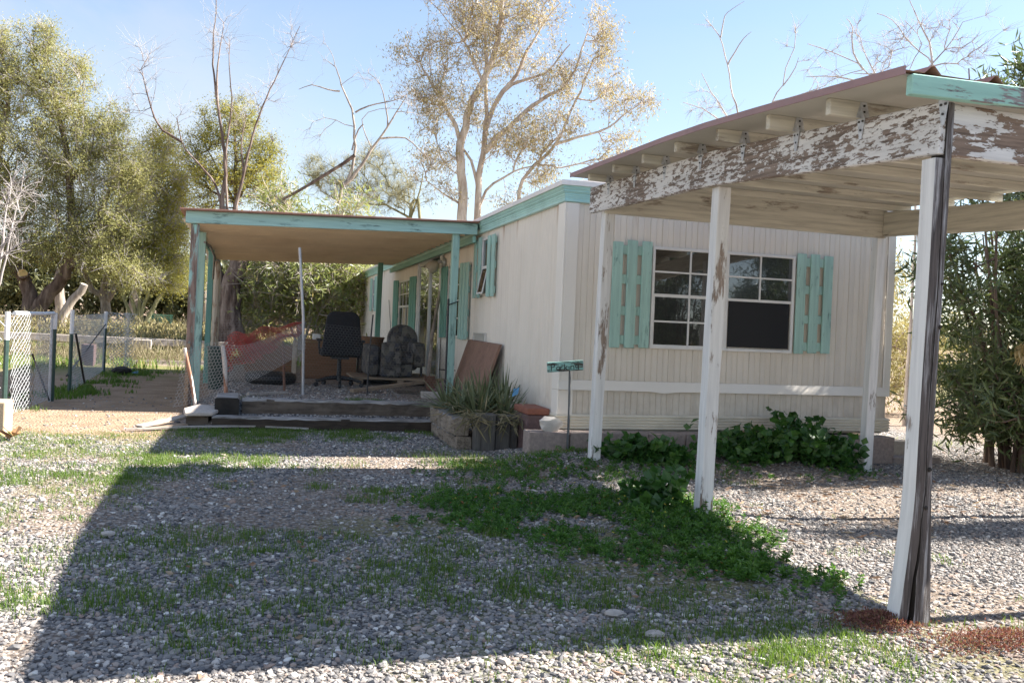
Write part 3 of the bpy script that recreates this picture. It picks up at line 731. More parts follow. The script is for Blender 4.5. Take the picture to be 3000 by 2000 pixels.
# the split, charred post in front: built as two tongues that part near the ground
def split_post():
    rr = random.Random(5)
    mb = MB()
    zs = [-.05, .06, .14, .22, .30, .38, .46, .60, .8, 1.0, 1.25, 1.5, 1.8, 2.07]
    y0, y1 = 3.255, 3.338
    def xl(z): return 2.836 - .052*max(0, 1 - z/.62)**1.25 + .002*math.sin(z*5)
    def xr(z): return 2.920 - .013*(1 - z/2.07) + .052*max(0, 1 - z/.75)
    def cut(z):  # right edge of the left tongue
        base = xl(z) + .047 - .006*max(0, 1 - z/.45); return base + .003*math.sin(z*23)*(z < 2)
    def open_(z): return .030*max(0, 1 - z/.42)
    # left tongue
    vs = []; fs = []; mi = []
    for z in zs:
        if z > 1.0 : pass
        c = cut(z); vs += [(xl(z), y0+.002, z), (c, y0, z), (c, y1-.002, z), (xl(z), y1, z)]
    n = len(zs)
    for i in range(n-1):
        for k in range(4):
            fs.append((i*4+k, i*4+(k+1)%4, (i+1)*4+(k+1)%4, (i+1)*4+k)); mi.append(0 if k == 3 else (2 if k == 1 else 1))
    fs += [(3,2,1,0), tuple((n-1)*4+k for k in range(4))]; mi += [2, 1]
    mb.add(vs, fs); mb.m[-len(mi):] = mi
    zs2 = zs + [2.2, 2.315]
    vs = []; fs = []; mi = []
    for z in zs2:
        c = cut(min(z, 2.07)) + open_(z) + .0008; r = xr(min(z, 2.07)) + (0 if z < 2.1 else .001)
        if z > 2.1: c += .0
        vs += [(c, y0-.003 - .004*rr.random(), z), ((c+r)/2, y0-.004-.004*rr.random(), z), (r, y0+.002, z), (r, y1, z), (c, y1, z)]
    n = len(zs2)
    for i in range(n-1):
        for k in range(5):
            fs.append((i*5+k, i*5+(k+1)%5, (i+1)*5+(k+1)%5, (i+1)*5+k)); mi.append(1 if k in (0, 1) else (2 if k == 4 else 0))
    fs += [(4,3,2,1,0), tuple((n-1)*5+k for k in range(5))]; mi += [2, 2]
    mb.add(vs, fs); mb.m[-len(mi):] = mi
    # splinter on the right edge
    mb.tube([(xr(.3)-.002, 3.30, .30), (xr(.5)+.010, 3.30, .52), (xr(.6)+.012, 3.295, .625)], [.007, .007, .001], 5, 1)
    # knots
    for z, dx, r in ((.70, .062, .013), (.53, .058, .012), (1.33, .070, .010), (1.52, .066, .008)):
        mb.tube([(xl(z)+dx, y0-.012, z), (xl(z)+dx, y0+.002, z)], [r*.55, r*1.3], 9, 2)
    o = mb.build('post', [M['post_side'], M['post_char'], M['tie_dark']], car)
    o['label'] = 'nearest carport post, white on the left face, charred and split at the foot'
split_post()
# joists on the beams, ends sticking out to the left
joists = [7.105, 6.561, 6.028, 5.481, 4.933, 4.364, 3.815]
mt = [M['beam_cream_x'], M['post_side']]
for i, y in enumerate(joists):
    z0 = zb(y) + .2285; z1 = zroof(y) - .010
    mb = MB(); mb.box(2.675 + random.uniform(-.01, .01), 5.93, y - .019, y + .019, z0, z1); mb.build('joist', M['beam_cream_x'], car, bevel=.004)
# hurricane ties nailed at each joist
for i, y in enumerate(joists + [3.262]):
    z = zb(y) + .2285
    mb = MB()
    xo = 2.8465
    mb.add([(xo,y-.050,z+.005),(xo,y+.012,z+.005),(xo,y-.012,z-.105),(xo,y-.030,z-.105)], [(0,1,2,3)])
    mb.add([(xo-.03,y-.0215,z),(xo+.05,y-.0215,z),(xo+.025,y-.0215,z+.088),(xo-.005,y-.0215,z+.088)], [(0,1,2,3)])
    mb.add([(xo,y-.046,z+.004),(xo,y-.0215,z+.004),(xo,y-.0215,z+.05)], [(0,1,2)])
    t = mb.build('joist_tie', M['galv'], car); sm = t.modifiers.new('thickness', 'SOLIDIFY'); sm.thickness = .003
    mb = MB()
    for (yy, zz) in ((-.035, -.018), (-.008, -.018), (-.021, -.06)): mb.tube([(xo-.006, y+yy, z+zz), (xo, y+yy, z+zz)], .006, 6)
    for zz in (.03, .06): mb.tube([(xo+.012, y-.028, z+zz), (xo+.012, y-.0215, z+zz)], .006, 6)
    mb.build('screw', M['screw'], t)
# turquoise fascia at the front edge
mb = MB(); mb.add([(2.632,3.185,2.305),(5.95,3.185,2.40),(5.95,3.225,2.40),(2.632,3.225,2.305),(2.632,3.185,2.392),(5.95,3.185,2.49),(5.95,3.225,2.49),(2.632,3.225,2.392)], [(0,3,2,1),(4,5,6,7),(0,1,5,4),(1,2,6,5),(2,3,7,6),(3,0,4,7)])
mb.v = [(x, y, (z if x < 3 else z - .02)) for x, y, z in mb.v]
mb.build('fascia', M['turq_old_x'], car, bevel=.004)
# pale underlay and ribbed metal roof, both following the slight sag of the joists
RY = [3.195, 3.5, 3.82, 4.37, 4.94, 5.49, 6.03, 6.57, 7.11, 7.36]
def roof_sheet(prof, name, mat, solid=0, dz=0, y0=None):
    mb = MB(); n = len(prof); vs = []
    ys = [y0 if (i == 0 and y0) else q for i, q in enumerate(RY)]
    for q in ys: vs += [(a, q, zroof(q) + dz + h) for a, h in prof]
    fs = [(k*n+i, k*n+i+1, (k+1)*n+i+1, (k+1)*n+i) for k in range(len(ys)-1) for i in range(n-1)]
    mb.add(vs, fs); o = mb.build(name, mat, car)
    if solid: sm = o.modifiers.new('thickness', 'SOLIDIFY'); sm.thickness = solid; sm.offset = 1
    return o
roof_sheet([(2.612, 0), (5.925, 0)], 'roof_lining', M['roof_under'], .008, -.010, 3.23)
pr = []; x = 2.600
while x < 5.6:
    pr += [(x, .003), (x+.10, .003), (x+.135, .036), (x+.150, .036), (x+.185, .003), (x+.333, .003)]
    x += .334
roof_sheet(pr, 'roof', M['bronze_roof'], .002)
mb = MB(); vs = []
for q in RY: vs += [(2.592, q-.004, zroof(q)-.016), (2.600, q-.004, zroof(q)-.016), (2.600, q-.004, zroof(q)+.020), (2.592, q-.004, zroof(q)+.020)]
fs = [(k*4+i, k*4+(i+1)%4, (k+1)*4+(i+1)%4, (k+1)*4+i) for k in range(len(RY)-1) for i in range(4)] + [(3,2,1,0), tuple(4*(len(RY)-1)+i for i in range(4))]
mb.add(vs, fs); mb.build('roof_edge', M['mauve_edge'], car)

# ------------------------------------------------------------------ porch
por = thing('porch', 'open porch with turquoise posts and beam under a flat rusty metal roof', 'porch', (.9, 11.3, .2))
def bd(v8, name, mat, bev=.004):
    return MB().add(v8, [(0,3,2,1),(4,5,6,7),(0,1,5,4),(1,2,6,5),(2,3,7,6),(3,0,4,7)]).build(name, mat, por, bevel=bev)
def slab(x0, x1, y0, y1, f, h, name, mat, bev=.004):
    return bd([(x0,y0,f(x0,y0)),(x1,y0,f(x1,y0)),(x1,y1,f(x1,y1)),(x0,y1,f(x0,y1)),(x0,y0,f(x0,y0)+h),(x1,y0,f(x1,y0)+h),(x1,y1,f(x1,y1)+h),(x0,y1,f(x0,y1)+h)], name, mat, bev)
def zp(x, y): return 2.239 + (x + .81)*.0371 - (y - 11.25)*.0135
slab(-.812, 2.735, 11.23, 11.27, lambda x, y: 2.239 + (x+.81)*.0371, .143, 'front_beam', M['turq_x'])
slab(-.78, -.74, 11.275, 18.6, lambda x, y: zp(x, y) + .03, .09, 'side_beam', M['turq_y'])
slab(2.69, 2.73, 11.275, 18.6, lambda x, y: zp(x, y) - .10, .09, 'ledger', M['turq_y'])
# ribbed pan ceiling: shallow troughs running across
mb = MB(); pr = []; y = 11.272
while y < 18.6:
    pr += [(y, .048), (y+.20, .066), (y+.33, .098), (y+.335, .098)]
    y += .34
n = len(pr); vs = []
for xx in (-.86, 2.735): vs += [(xx, a, zp(xx, a) + h) for a, h in pr]
mb.add(vs, [(i, i+1, n+i+1, n+i) for i in range(n-1)])
o = mb.build('ceiling', M['porch_ceiling'], por)
slab(-.875, 2.738, 11.14, 18.66, lambda x, y: zp(x, y) + .145, .02, 'roof', M['bronze_roof'], .002)
pl = MB(); pl.box(-.748, -.652, 11.275, 11.365, -.05, 2.2745)
o = MB(); o.add([(-.75,11.28,-.05),(-.655,11.28,-.05),(-.655,11.37,-.05),(-.75,11.37,-.05),(-.752,11.275,2.238),(-.66,11.275,2.238),(-.66,11.365,2.238),(-.752,11.365,2.238)], [(0,3,2,1),(4,5,6,7),(0,1,5,4),(1,2,6,5),(2,3,7,6),(3,0,4,7)])
o.m = [0,0,0,1,0,0]; o = o.build('post', [M['turq_worn_z'], M['turq_z']], por, bevel=.004); o['label'] = 'front left porch post with turquoise paint worn to brown'
mb = MB(); mb.box(-.735, -.645, 12.60, 12.69, -.05, 2.255); o = mb.build('post', M['turq_z'], por, bevel=.004)
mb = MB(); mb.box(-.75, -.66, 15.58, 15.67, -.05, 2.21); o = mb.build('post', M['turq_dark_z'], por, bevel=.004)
mb = MB(); mb.tube([(-.70, 18.4, -.05), (-.70, 18.41, 1.9), (-.72, 18.42, 2.17)], [.075, .07, .06], 9); o = mb.build('post', M['pale_post_z'], por); o['label'] = 'pale round rear porch post in the sun'
mb = MB(); mb.add([(2.44,11.28,.1),(2.53,11.28,.1),(2.53,11.37,.1),(2.44,11.37,.1),(2.428,11.275,2.362),(2.518,11.275,2.362),(2.518,11.365,2.362),(2.428,11.365,2.362)], [(0,3,2,1),(4,5,6,7),(0,1,5,4),(1,2,6,5),(2,3,7,6),(3,0,4,7)]); o = mb.build('post', M['turq_z'], por, bevel=.004); o['label'] = 'front right porch post with a black tie near the home'
mb = MB(); mb.box(2.38, 2.48, 18.05, 18.14, .1, 2.36); o = mb.build('post', M['turq_dark_z'], por, bevel=.004); o['label'] = 'dark green rear right porch post'
mb = MB(); mb.tube([(2.42, 11.27, 1.45), (2.54, 11.27, 1.50), (2.545, 11.38, 1.50), (2.42, 11.38, 1.46), (2.42, 11.27, 1.45)], .008, 6); mb.build('tie_strap', M['black_plastic'], por)
mb = MB(); mb.tube([(-.66, 12.59, 2.12), (-.60, 12.9, 2.09), (-.57, 13.6, 2.0), (-.60, 14.2, 1.82), (-.62, 14.6, 1.70)], .016, 7); mb.build('conduit', M['cable'], por, smooth=60)

# ------------------------------------------------------------------ things on and around the porch
def single(mb, name, label, cat, mats, group=None, **kw):
    o = mb.build(name, mats, None, **kw); return tag(o, label, cat, group)
FZ = .235
M['tie_dark2'] = painted_wood('tie_dark2', (.055, .038, .026), (.03, .021, .015), 'x', peel=.5, soft=.15, scale=1.2, wood2=(.01, .008, .007))
M['tie_top'] = painted_wood('tie_top', (.36, .33, .31), (.16, .14, .125), 'x', peel=.5, soft=.12, scale=1.5, wood2=(.04, .035, .03))
# railway-sleeper steps
def sleeper(x0, x1, y0, y1, z0, z1, label, mat, rough=.005, name='railway_sleeper', axis='x'):
    mb = MB(); n = 26; vs = []; fs = []; rr = random.Random(int(x0*77 + z1*13))
    prof = [(0,0),(0,.5),(0,.92),(.06,1),(.5,1),(.94,1),(1,.92),(1,0)]
    for i in range(n+1):
        t = i/n
        for k, (a, b) in enumerate(prof):
            j = rr.uniform(-1, 1)*rough
            if axis == 'x': vs.append((x0+(x1-x0)*t, y0+(y1-y0)*a + (j if 0 < b else 0), z0+(z1-z0)*b + (rr.uniform(-1,1)*rough if b > .6 else 0)))
            else: vs.append((x0+(x1-x0)*a + j, y0+(y1-y0)*t, z0+(z1-z0)*b + (rr.uniform(-1,1)*rough if b > .6 else 0)))
    m = len(prof)
    for i in range(n):
        for k in range(m-1): fs.append((i*m+k, (i+1)*m+k, (i+1)*m+k+1, i*m+k+1))
    fs += [tuple(range(m)), tuple(n*m+k for k in range(m))[::-1]]
    mb.add(vs, fs); o = single(mb, name, label, 'sleeper', [mat, M['tie_top']])
    for p in o.data.polygons:
        if abs(p.normal.z) > .18 and p.center.z > z1 - .03: p.material_index = 1
    return o
sleeper(-.36, 2.09, 9.70, 9.87, -.1, .128, 'long dark weathered sleeper forming the lower porch step', M['tie_dark2'])
sleeper(-.07, 2.13, 10.10, 10.28, .02, .282, 'cracked grey sleeper forming the upper porch step', M['tie_wood'], .008)
sleeper(-.345, -.105, 9.97, 10.5, .02, .305, 'short black sleeper butting endwise onto the upper step', M['tie_dark'], .006, axis='y')
sleeper(-.62, -.40, 9.80, 10.3, -.1, .115, 'short grey stub of sleeper left of the lower step', M['tie_wood'], .006, axis='y')
mb = MB(); mb.add([(-.63,9.72,.125),(-.36,9.74,.128),(-.30,10.02,.135),(-.36,10.22,.15),(-.52,10.25,.16),(-.66,9.98,.14)] + [(-.63,9.72,.165),(-.36,9.74,.165),(-.30,10.02,.172),(-.36,10.22,.19),(-.52,10.25,.20),(-.66,9.98,.18)], [(5,4,3,2,1,0),(6,7,8,9,10,11)] + [(i,(i+1)%6,6+(i+1)%6,6+i) for i in range(6)])
single(mb, 'flagstone', 'flat grey flagstone lying on the sleeper stub by the porch post', 'flagstone', M['block_pale'], bevel=.008)
def plank(p0, p1, w, h, label, mat, name='plank'):
    mb = MB().beam(p0, p1, w, h); return single(mb, name, label, 'plank', mat, bevel=.003)
mb = MB(); mb.beam((-1.15, 9.42, .018), (-.55, 9.62, .03), .05, .018); mb.beam((-.55, 9.62, .03), (.1, 9.73, .035), .05, .018); mb.beam((.1, 9.73, .035), (.62, 9.69, .02), .05, .018)
single(mb, 'trim_strip', 'long thin bowed pale strip of wood lying before the lower step', 'plank', M['plank_grey'])
plank((-1.06, 9.66, .02), (-.60, 10.02, .10), .13, .02, 'grey splintered board propped on the sleeper stub', M['plank_grey'])
plank((-.97, 9.52, .012), (-.62, 9.80, .03), .09, .018, 'dark board end lying beneath the splintered board', M['plank'])
plank((1.28, 11.72, FZ+.03), (2.66, 12.55, FZ+.16), .09, .04, 'long bare plank sloping up towards the sliding door', M['plank'])
plank((1.9, 11.95, FZ+.012), (2.7, 11.85, FZ+.012), .10, .025, 'dark plank flat on the porch gravel by the concrete lump', M['tie_wood'])
plank((-.02, 10.95, FZ+.02), (.45, 11.35, FZ+.02), .04, .03, 'thin grey stick lying on the gravel at the foot of the rusty stake', M['plank_grey'], 'stick')
# platform under the armchair
plat = thing('wooden_platform', 'low brown wooden platform under the armchair', 'platform', (2.1, 13.6, FZ))
for i in range(5): MB().box(1.45, 2.72, 13.15+i*.27, 13.40+i*.27, FZ+.085, FZ+.115).build('board', M['plank'], plat, bevel=.003)
for x in (1.5, 2.1, 2.62): MB().box(x, x+.09, 13.16, 14.46, FZ-.01, FZ+.083).build('bearer', M['plank'], plat)
# stakes, poles, rods
def pole(pts, r, label, mat, name, cat='pole', n=8):
    return single(MB().tube(pts, r, n), name, label, cat, mat, smooth=60)
pole([(.645, 11.35, .1), (.60, 11.35, 1.2), (.517, 11.35, 2.05)], .017, 'tall galvanised metal pole standing in the porch gravel', plain('galv_pole', (.45, .45, .47), .4, .2, 8, metal=.3), 'metal_pole')
pole([(.43, 11.5, .1), (.395, 11.5, .6), (.372, 11.5, .88)], .016, 'short rusty stake left of the tall metal pole', M['rust'], 'rusty_stake', 'stake')
pole([(-.258, 11.25, .1), (-.30, 11.25, .6), (-.335, 11.25, .81)], [.022, .028, .024], 'peeling white pointed stake between the porch post and the red netting', M['rust_white'], 'wooden_stake', 'stake')
pole([(-.60, 11.05, .08), (-.66, 11.05, .4), (-.748, 11.03, .77)], .019, 'pale stake leaning on the front left porch post', M['rust_white'], 'wooden_stake', 'stake')
mb = MB().box(-.745, -.70, 11.225, 11.262, .0, .815); single(mb, 'wooden_stake', 'square brown stake upright against the front left porch post', 'stake', M['plank'])
pole([(1.43, 11.36, .1), (1.44, 11.36, .8), (1.46, 11.36, 1.27)], .010, 'thin dark rod standing in front of the armchair', M['dark_iron'], 'iron_rod', 'rod')
pole([(2.37, 11.02, .15), (2.38, 11.1, .9), (2.40, 11.24, 1.52)], .014, 'black iron rod tied to the front right porch post', M['dark_iron'], 'iron_rod', 'rod')
sh = thing('shovel', 'old shovel leaning against the wall beside the sliding door', 'shovel', (2.45, 12.6, FZ))
MB().tube([(2.42, 12.45, .42), (2.58, 13.1, 1.05), (2.775, 13.65, 1.68)], [.028, .026, .024], 8).build('handle', M['bark_grey'], sh, smooth=60)
MB().add([(2.33,12.33,.45),(2.50,12.40,.45),(2.52,12.33,.30),(2.44,12.24,.22),(2.36,12.26,.28)], [(0,1,2,3,4)]).build('blade', M['rust'], sh).modifiers.new('thickness', 'SOLIDIFY').thickness = .006
mb = MB(); rr = random.Random(3)
def lump(c, r, label, cat, name, mat, seed=1, sub=2, parent=None, sq=(1,1,1), group=None):
    import bmesh
    bm = bmesh.new(); bmesh.ops.create_icosphere(bm, subdivisions=sub, radius=1)
    rr = random.Random(seed); ph = [rr.uniform(0, 6) for _ in range(9)]
    for v in bm.verts:
        p = v.co; k = 1 + .16*math.sin(3*p.x+ph[0]) + .14*math.sin(4*p.y+ph[1]) + .14*math.sin(3.5*p.z+ph[2]) + rr.uniform(-.06, .06)
        v.co = Vector((p.x*r*k*sq[0] + c[0], p.y*r*k*sq[1] + c[1], p.z*r*k*sq[2] + c[2]))
    me = bpy.data.meshes.new(name); bm.to_mesh(me); bm.free(); set_mats(me, mat)
    smooth_by_angle(me, 28)
    o = bpy.data.objects.new(name, me); COL.objects.link(o); return tag(o, label, cat, group)
mb = MB(); mb.add([(2.14,11.33,.2),(2.40,11.36,.2),(2.38,11.52,.2),(2.15,11.5,.2),(2.12,11.33,.315),(2.42,11.36,.31),(2.39,11.53,.30),(2.14,11.51,.31)], [(0,3,2,1),(4,5,6,7),(0,1,5,4),(1,2,6,5),(2,3,7,6),(3,0,4,7)])
single(mb, 'concrete_lump', 'pale broken lump of concrete on the porch edge', 'concrete lump', M['block_pale'], bevel=.02, seg=2)
lump((2.55, 11.75, .30), .17, 'dark heap of scrap behind the concrete lump', 'scrap heap', 'scrap_heap', M['brick_brown'], 4, 2, sq=(1.1, 1, .7))
tripod = thing('wire_stand', 'small dark wire stand by the wall behind the porch post', 'wire stand', (2.62, 12.0, FZ))
MB().tube([(2.52, 12.0, .24), (2.62, 12.1, .56)], .008, 6).tube([(2.72, 12.0, .24), (2.62, 12.1, .56)], .008, 6).tube([(2.62, 12.2, .24), (2.62, 12.1, .56)], .008, 6).build('leg', M['dark_iron'], tripod)
MB().tube([(2.52, 12.05, .56), (2.72, 12.05, .56), (2.72, 12.2, .56), (2.52, 12.2, .56), (2.52, 12.05, .56)], .007, 6).build('top_ring', M['dark_iron'], tripod)
# brown board leaning on the wall
mb = MB(); th = .03
c0 = [(2.52, 11.55, .24), (2.52, 9.98, .24), (2.755, 9.98, .99), (2.755, 11.55, 1.00)]
mb.add(c0 + [(x+.04, y, z+.012) for x, y, z in c0], [(0,1,2,3),(7,6,5,4),(0,4,5,1),(1,5,6,2),(2,6,7,3),(3,7,4,0)])
single(mb, 'plywood_board', 'reddish brown board leaning against the side wall behind the planter', 'board', M['board_brown'], bevel=.004)

# office chair seen from behind
ch = thing('office_chair', 'black high-backed office swivel chair seen from behind on the porch', 'office chair', (1.2, 12.42, FZ))
def rounded_slab(cx, cz, w0, w1, h, y, th, curve, mat, name, parent, rtop=.13, rbot=.06):
    pts = []
    def arc(x, z, r, a0, a1, n=7): return [(x + r*math.cos(R_(a0 + (a1-a0)*i/n)), z + r*math.sin(R_(a0 + (a1-a0)*i/n))) for i in range(n+1)]
    b, t = cz - h/2, cz + h/2
    pts += arc(cx + w1/2 - rtop, t - rtop, rtop, 0, 90); pts += arc(cx - w1/2 + rtop, t - rtop, rtop, 90, 180)
    pts += arc(cx - w0/2 + rbot, b + rbot, rbot, 180, 270); pts += arc(cx + w0/2 - rbot, b + rbot, rbot, 270, 360)
    mb = MB(); n = len(pts)
    def yy(x, z): return y + curve*((x-cx)/(w0/2))**2
    rings = [(1.0, th*.30), (1.0, th*.7), (.93, th)]
    vs = []
    for s, d in [(.90, -.012), (.98, 0)] + rings: vs += [((x-cx)*s+cx, yy(x, z) + d, (z-cz)*s+cz) for x, z in pts]
    k = 5; fs = []
    for j in range(k-1):
        for i in range(n): fs.append((j*n+i, j*n+(i+1)%n, (j+1)*n+(i+1)%n, (j+1)*n+i))
    fs.append(tuple(range(n))); fs.append(tuple((k-1)*n+i for i in range(n))[::-1])
    mb.add(vs, fs); return mb.build(name, mat, parent, smooth=45)
rounded_slab(1.215, .985, .56, .47, .62, 12.58, .09, .03, M['black_fabric'], 'backrest', ch)
mb = MB(); mb.box(.93, 1.49, 12.66, 13.16, .655, .755); mb.build('seat', M['black_fabric'], ch, bevel=.035, seg=3)
for sx in (-1, 1):
    x = 1.21 + sx*.30
    MB().tube([(x - sx*.02, 12.80, .68), (x, 12.80, .80), (x, 12.80, .865)], .018, 8).box(x-.035, x+.035, 12.72, 13.02, .865, .90).build('armrest', M['black_plastic'], ch, bevel=.008)
MB().tube([(1.2, 12.42+.35, FZ+.08), (1.2, 12.42+.35, .66)], [.034, .028], 12).box(1.08, 1.32, 12.65, 12.95, .625, .655).build('gas_column', M['black_plastic'], ch, smooth=40)
for i in range(5):
    a = R_(-92 + i*72); cx, cy = 1.2, 12.77; dx, dy = math.cos(a), math.sin(a)
    MB().tube([(cx+dx*.03, cy+dy*.03, FZ+.125), (cx+dx*.18, cy+dy*.18, FZ+.115), (cx+dx*.33, cy+dy*.33, FZ+.075)], [.030, .026, .02], 8).build('base_arm', M['black_plastic'], ch, smooth=50)
    MB().tube([(cx+dx*.33-dy*.02, cy+dy*.33+dx*.02, FZ+.032), (cx+dx*.33+dy*.02, cy+dy*.33-dx*.02, FZ+.032)], .032, 12).build('castor', M['black_plastic'], ch, smooth=50)

# armchair in mottled fabric, standing on the platform
ac = thing('armchair', 'round-backed armchair in dark mottled fabric on the porch platform', 'armchair', (2.15, 13.9, .35))
def cushion(x0, x1, y0, y1, z0, z1, name, bev=.05):
    return MB().box(x0, x1, y0, y1, z0, z1).build(name, M['camo'], ac, bevel=bev, seg=4)
cushion(1.66, 1.84, 13.3, 14.1, .36, .82, 'arm', .06); cushion(2.36, 2.56, 13.45, 14.1, .50, .88, 'arm', .06)
cushion(1.845, 2.355, 13.32, 14.0, .56, .74, 'seat_cushion', .05); cushion(1.845, 2.355, 13.36, 14.1, .36, .555, 'base', .03)
rounded_slab(2.29, .78, .50, .47, .72, 14.02, .20, -.03, M['camo'], 'backrest', ac, rtop=.22)
cushion(1.845, 2.15, 13.12, 13.26, .36, .88, 'footrest', .05)
MB().box(2.17, 2.20, 13.5, 13.56, .36, .62).box(2.50, 2.53, 13.5, 13.56, .36, .50).build('leg', M['dark_iron'], ac)

# brown desk carcass behind the chair with a small white box on it
dk = thing('wooden_desk', 'low brown wooden desk panel behind the office chair', 'desk', (1.2, 14.3, FZ))
MB().box(.78, 1.60, 14.2, 14.23, FZ, .80).build('front_panel', M['desk_wood'], dk, bevel=.003)
MB().box(.78, 1.62, 14.19, 14.75, .805, .835).build('desk_top', M['desk_wood'], dk, bevel=.003)
for x in (.78, 1.575): MB().box(x, x+.025, 14.235, 14.74, FZ, .80).build('side_panel', M['desk_wood'], dk)
single(MB().box(.915, 1.03, 14.25, 14.4, .84, .925), 'small_box', 'small white box on the left end of the desk top', 'box', M['white_glossy'], bevel=.006)
bs = thing('wicker_basket', 'brown round-sided basket on the desk beside the armchair', 'basket', (1.72, 14.4, .7))
MB().tube([(1.82, 14.35, .66), (1.82, 14.35, .74), (1.82, 14.35, .90)], [.17, .20, .215], 18, cap=False).build('basket_wall', M['desk_wood'], bs, smooth=60)
MB().tube([(1.82 + .215*math.cos(i*math.pi/9), 14.35 + .215*math.sin(i*math.pi/9), .905) for i in range(19)], .018, 6).build('rim', M['desk_wood'], bs, smooth=60)
single(MB().box(1.64, 2.0, 14.2, 14.5, FZ, .66), 'wooden_crate', 'dark wooden crate between the desk and the armchair', 'crate', M['tie_wood'], bevel=.004)
lw = thing('low_wooden_wall', 'low brown timber wall at the back of the porch behind the red netting', 'low wall', (.4, 15.4, .2))
for i in range(3): MB().box(-.1, .70, 15.4, 15.45, .2+i*.16, .355+i*.16).build('board', M['desk_wood'], lw, bevel=.003)
MB().box(.66, .74, 15.34, 15.395, .15, .78).build('post', M['pale_post_z'], lw, bevel=.003)
bn = thing('green_bin', 'dark green bin standing in the porch behind the white stake', 'bin', (-.44, 13.4, .1))
MB().tube([(-.44, 13.4, .1), (-.44, 13.4, .68)], [.13, .16], 16).build('bin_body', M['bin_green'], bn, smooth=50)
MB().tube([(-.44, 13.4, .682), (-.44, 13.4, .71)], [.175, .17], 16).build('lid', M['bin_green'], bn, smooth=50)
tire = MB().tube([(.28 + .27*math.cos(i*math.pi/10), 13.0 + .27*math.sin(i*math.pi/10), .31) for i in range(21)], .085, 10)
single(tire, 'old_tyre', 'black tyre lying flat on the porch floor beyond the red netting', 'tyre', M['black_plastic'], smooth=60)

# ------------------------------------------------------------------ chicken wire and red safety netting
def wires(name, segs, r, mat, parent=None, sides=3):
    """segs: (n,2,3) array of short wires"""
    segs = np.asarray(segs, float); p0, p1 = segs[:, 0], segs[:, 1]
    d = p1 - p0; L = np.linalg.norm(d, axis=1, keepdims=True); d = d/np.maximum(L, 1e-9)
    a = np.tile([0., 0, 1], (len(d), 1)); a[np.abs(d[:, 2]) > .9] = [1, 0, 0]
    x = np.cross(d, a); x /= np.linalg.norm(x, axis=1, keepdims=True); y = np.cross(d, x)
    rr = np.broadcast_to(np.asarray(r, float), (len(d),))[:, None]
    ring = [x*math.cos(2*math.pi*k/sides)*rr + y*math.sin(2*math.pi*k/sides)*rr for k in range(sides)]
    v = np.stack([p0+q for q in ring] + [p1+q for q in ring], 1).reshape(-1, 3)
    b = (np.arange(len(d))*2*sides)[:, None]
    f = np.concatenate([b + np.array([[k, (k+1) % sides, sides+(k+1) % sides, sides+k]]) for k in range(sides)])
    return mesh_np(name, v, f, mat, parent, smooth=True)
def hexnet(w, h, c):
    """hexagonal mesh in the unit (u along, v up) plane"""
    segs = []; rows = int(h/(c*.75)); cols = int(w/c)
    for j in range(rows+1):
        for i in range(cols+1):
            u = i*c + (c/2 if j % 2 else 0); v = j*c*.75
            a = (u-c/2, v+c*.25*.9); b = (u, v); d = (u+c/2, v+c*.25*.9)
            segs += [(a, b), (b, d), (d, (d[0], v+c*.75))]
    s = np.array(segs); s = s[(s[:, :, 0] >= 0).all(1) & (s[:, :, 0] <= w).all(1) & (s[:, :, 1] <= h).all(1)]; return s
cw = thing('chicken_wire', 'sagging chicken wire fence strung across the front of the porch', 'wire fence', (-.5, 11.3, .1))
s = hexnet(2.95, .86, .042); u, v = s[..., 0], s[..., 1]
P = np.stack([-.52 + u, 11.33 + .03*np.sin(u*3.1) + .02*np.sin(v*7+u*2), .235 + v*(1 + .015*np.sin(u*2.3)) + .03*np.sin(u*1.7) + .02*u/3], -1)
wires('wire_mesh', P, .0006, M['wire_thin'], cw)
s = hexnet(1.75, .62, .046); u, v = s[..., 0], s[..., 1]
t = u/1.75
P = np.stack([-.86 + 1.5*t + .10*(1-t)*v/.62, 11.16 + .15*t + .05*np.sin(6*t+v*4), (.06 + .10*t + .62*t**1.5) + v*(1.0-.38*t) + .25*np.exp(-((t-.2)/.2)**2)*v], -1)
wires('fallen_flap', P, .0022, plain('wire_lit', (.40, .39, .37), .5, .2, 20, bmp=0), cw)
nt_ = thing('safety_netting', 'crumpled red plastic safety netting hung behind the chicken wire', 'netting', (.1, 12.2, .5))
s = []
g = .035
W_, H_ = 34, 18
def np_(i, j):
    t = i/W_; q = j/H_
    x = -.31 + .92*t + .02*math.sin(q*9 + t*5); y = 12.15 + .10*math.sin(t*9 + q*3) + .07*math.sin(q*11)
    top = .90 + .225*t + .015*math.sin(t*14); bot = .47 + .46*t**1.0 + .03*math.sin(t*9)
    return (x, y, bot + (top-bot)*q + .02*math.sin(t*17+q*6))
for i in range(W_+1):
    for j in range(H_+1):
        if i < W_: s.append((np_(i, j), np_(i+1, j)))
        if j < H_: s.append((np_(i, j), np_(i, j+1)))
for i in range(15):
    for j in range(H_+1):      # a second, crumpled fold at the left
        q0, q1 = np_(i, j), np_(i+1, j); k = .05*math.sin(i*1.3+j*.7)
        s.append(((q0[0]+k, q0[1]-.10+k, q0[2]-.04), (q1[0]+.05*math.sin((i+1)*1.3+j*.7), q1[1]-.10+k, q1[2]-.04)))
        if j < H_: q2 = np_(i, j+1); s.append(((q0[0]+k, q0[1]-.10+k, q0[2]-.04), (q2[0]+.05*math.sin(i*1.3+(j+1)*.7), q2[1]-.10+k, q2[2]-.04)))
wires('net_strands', s, .0046, M['net_red'], nt_)
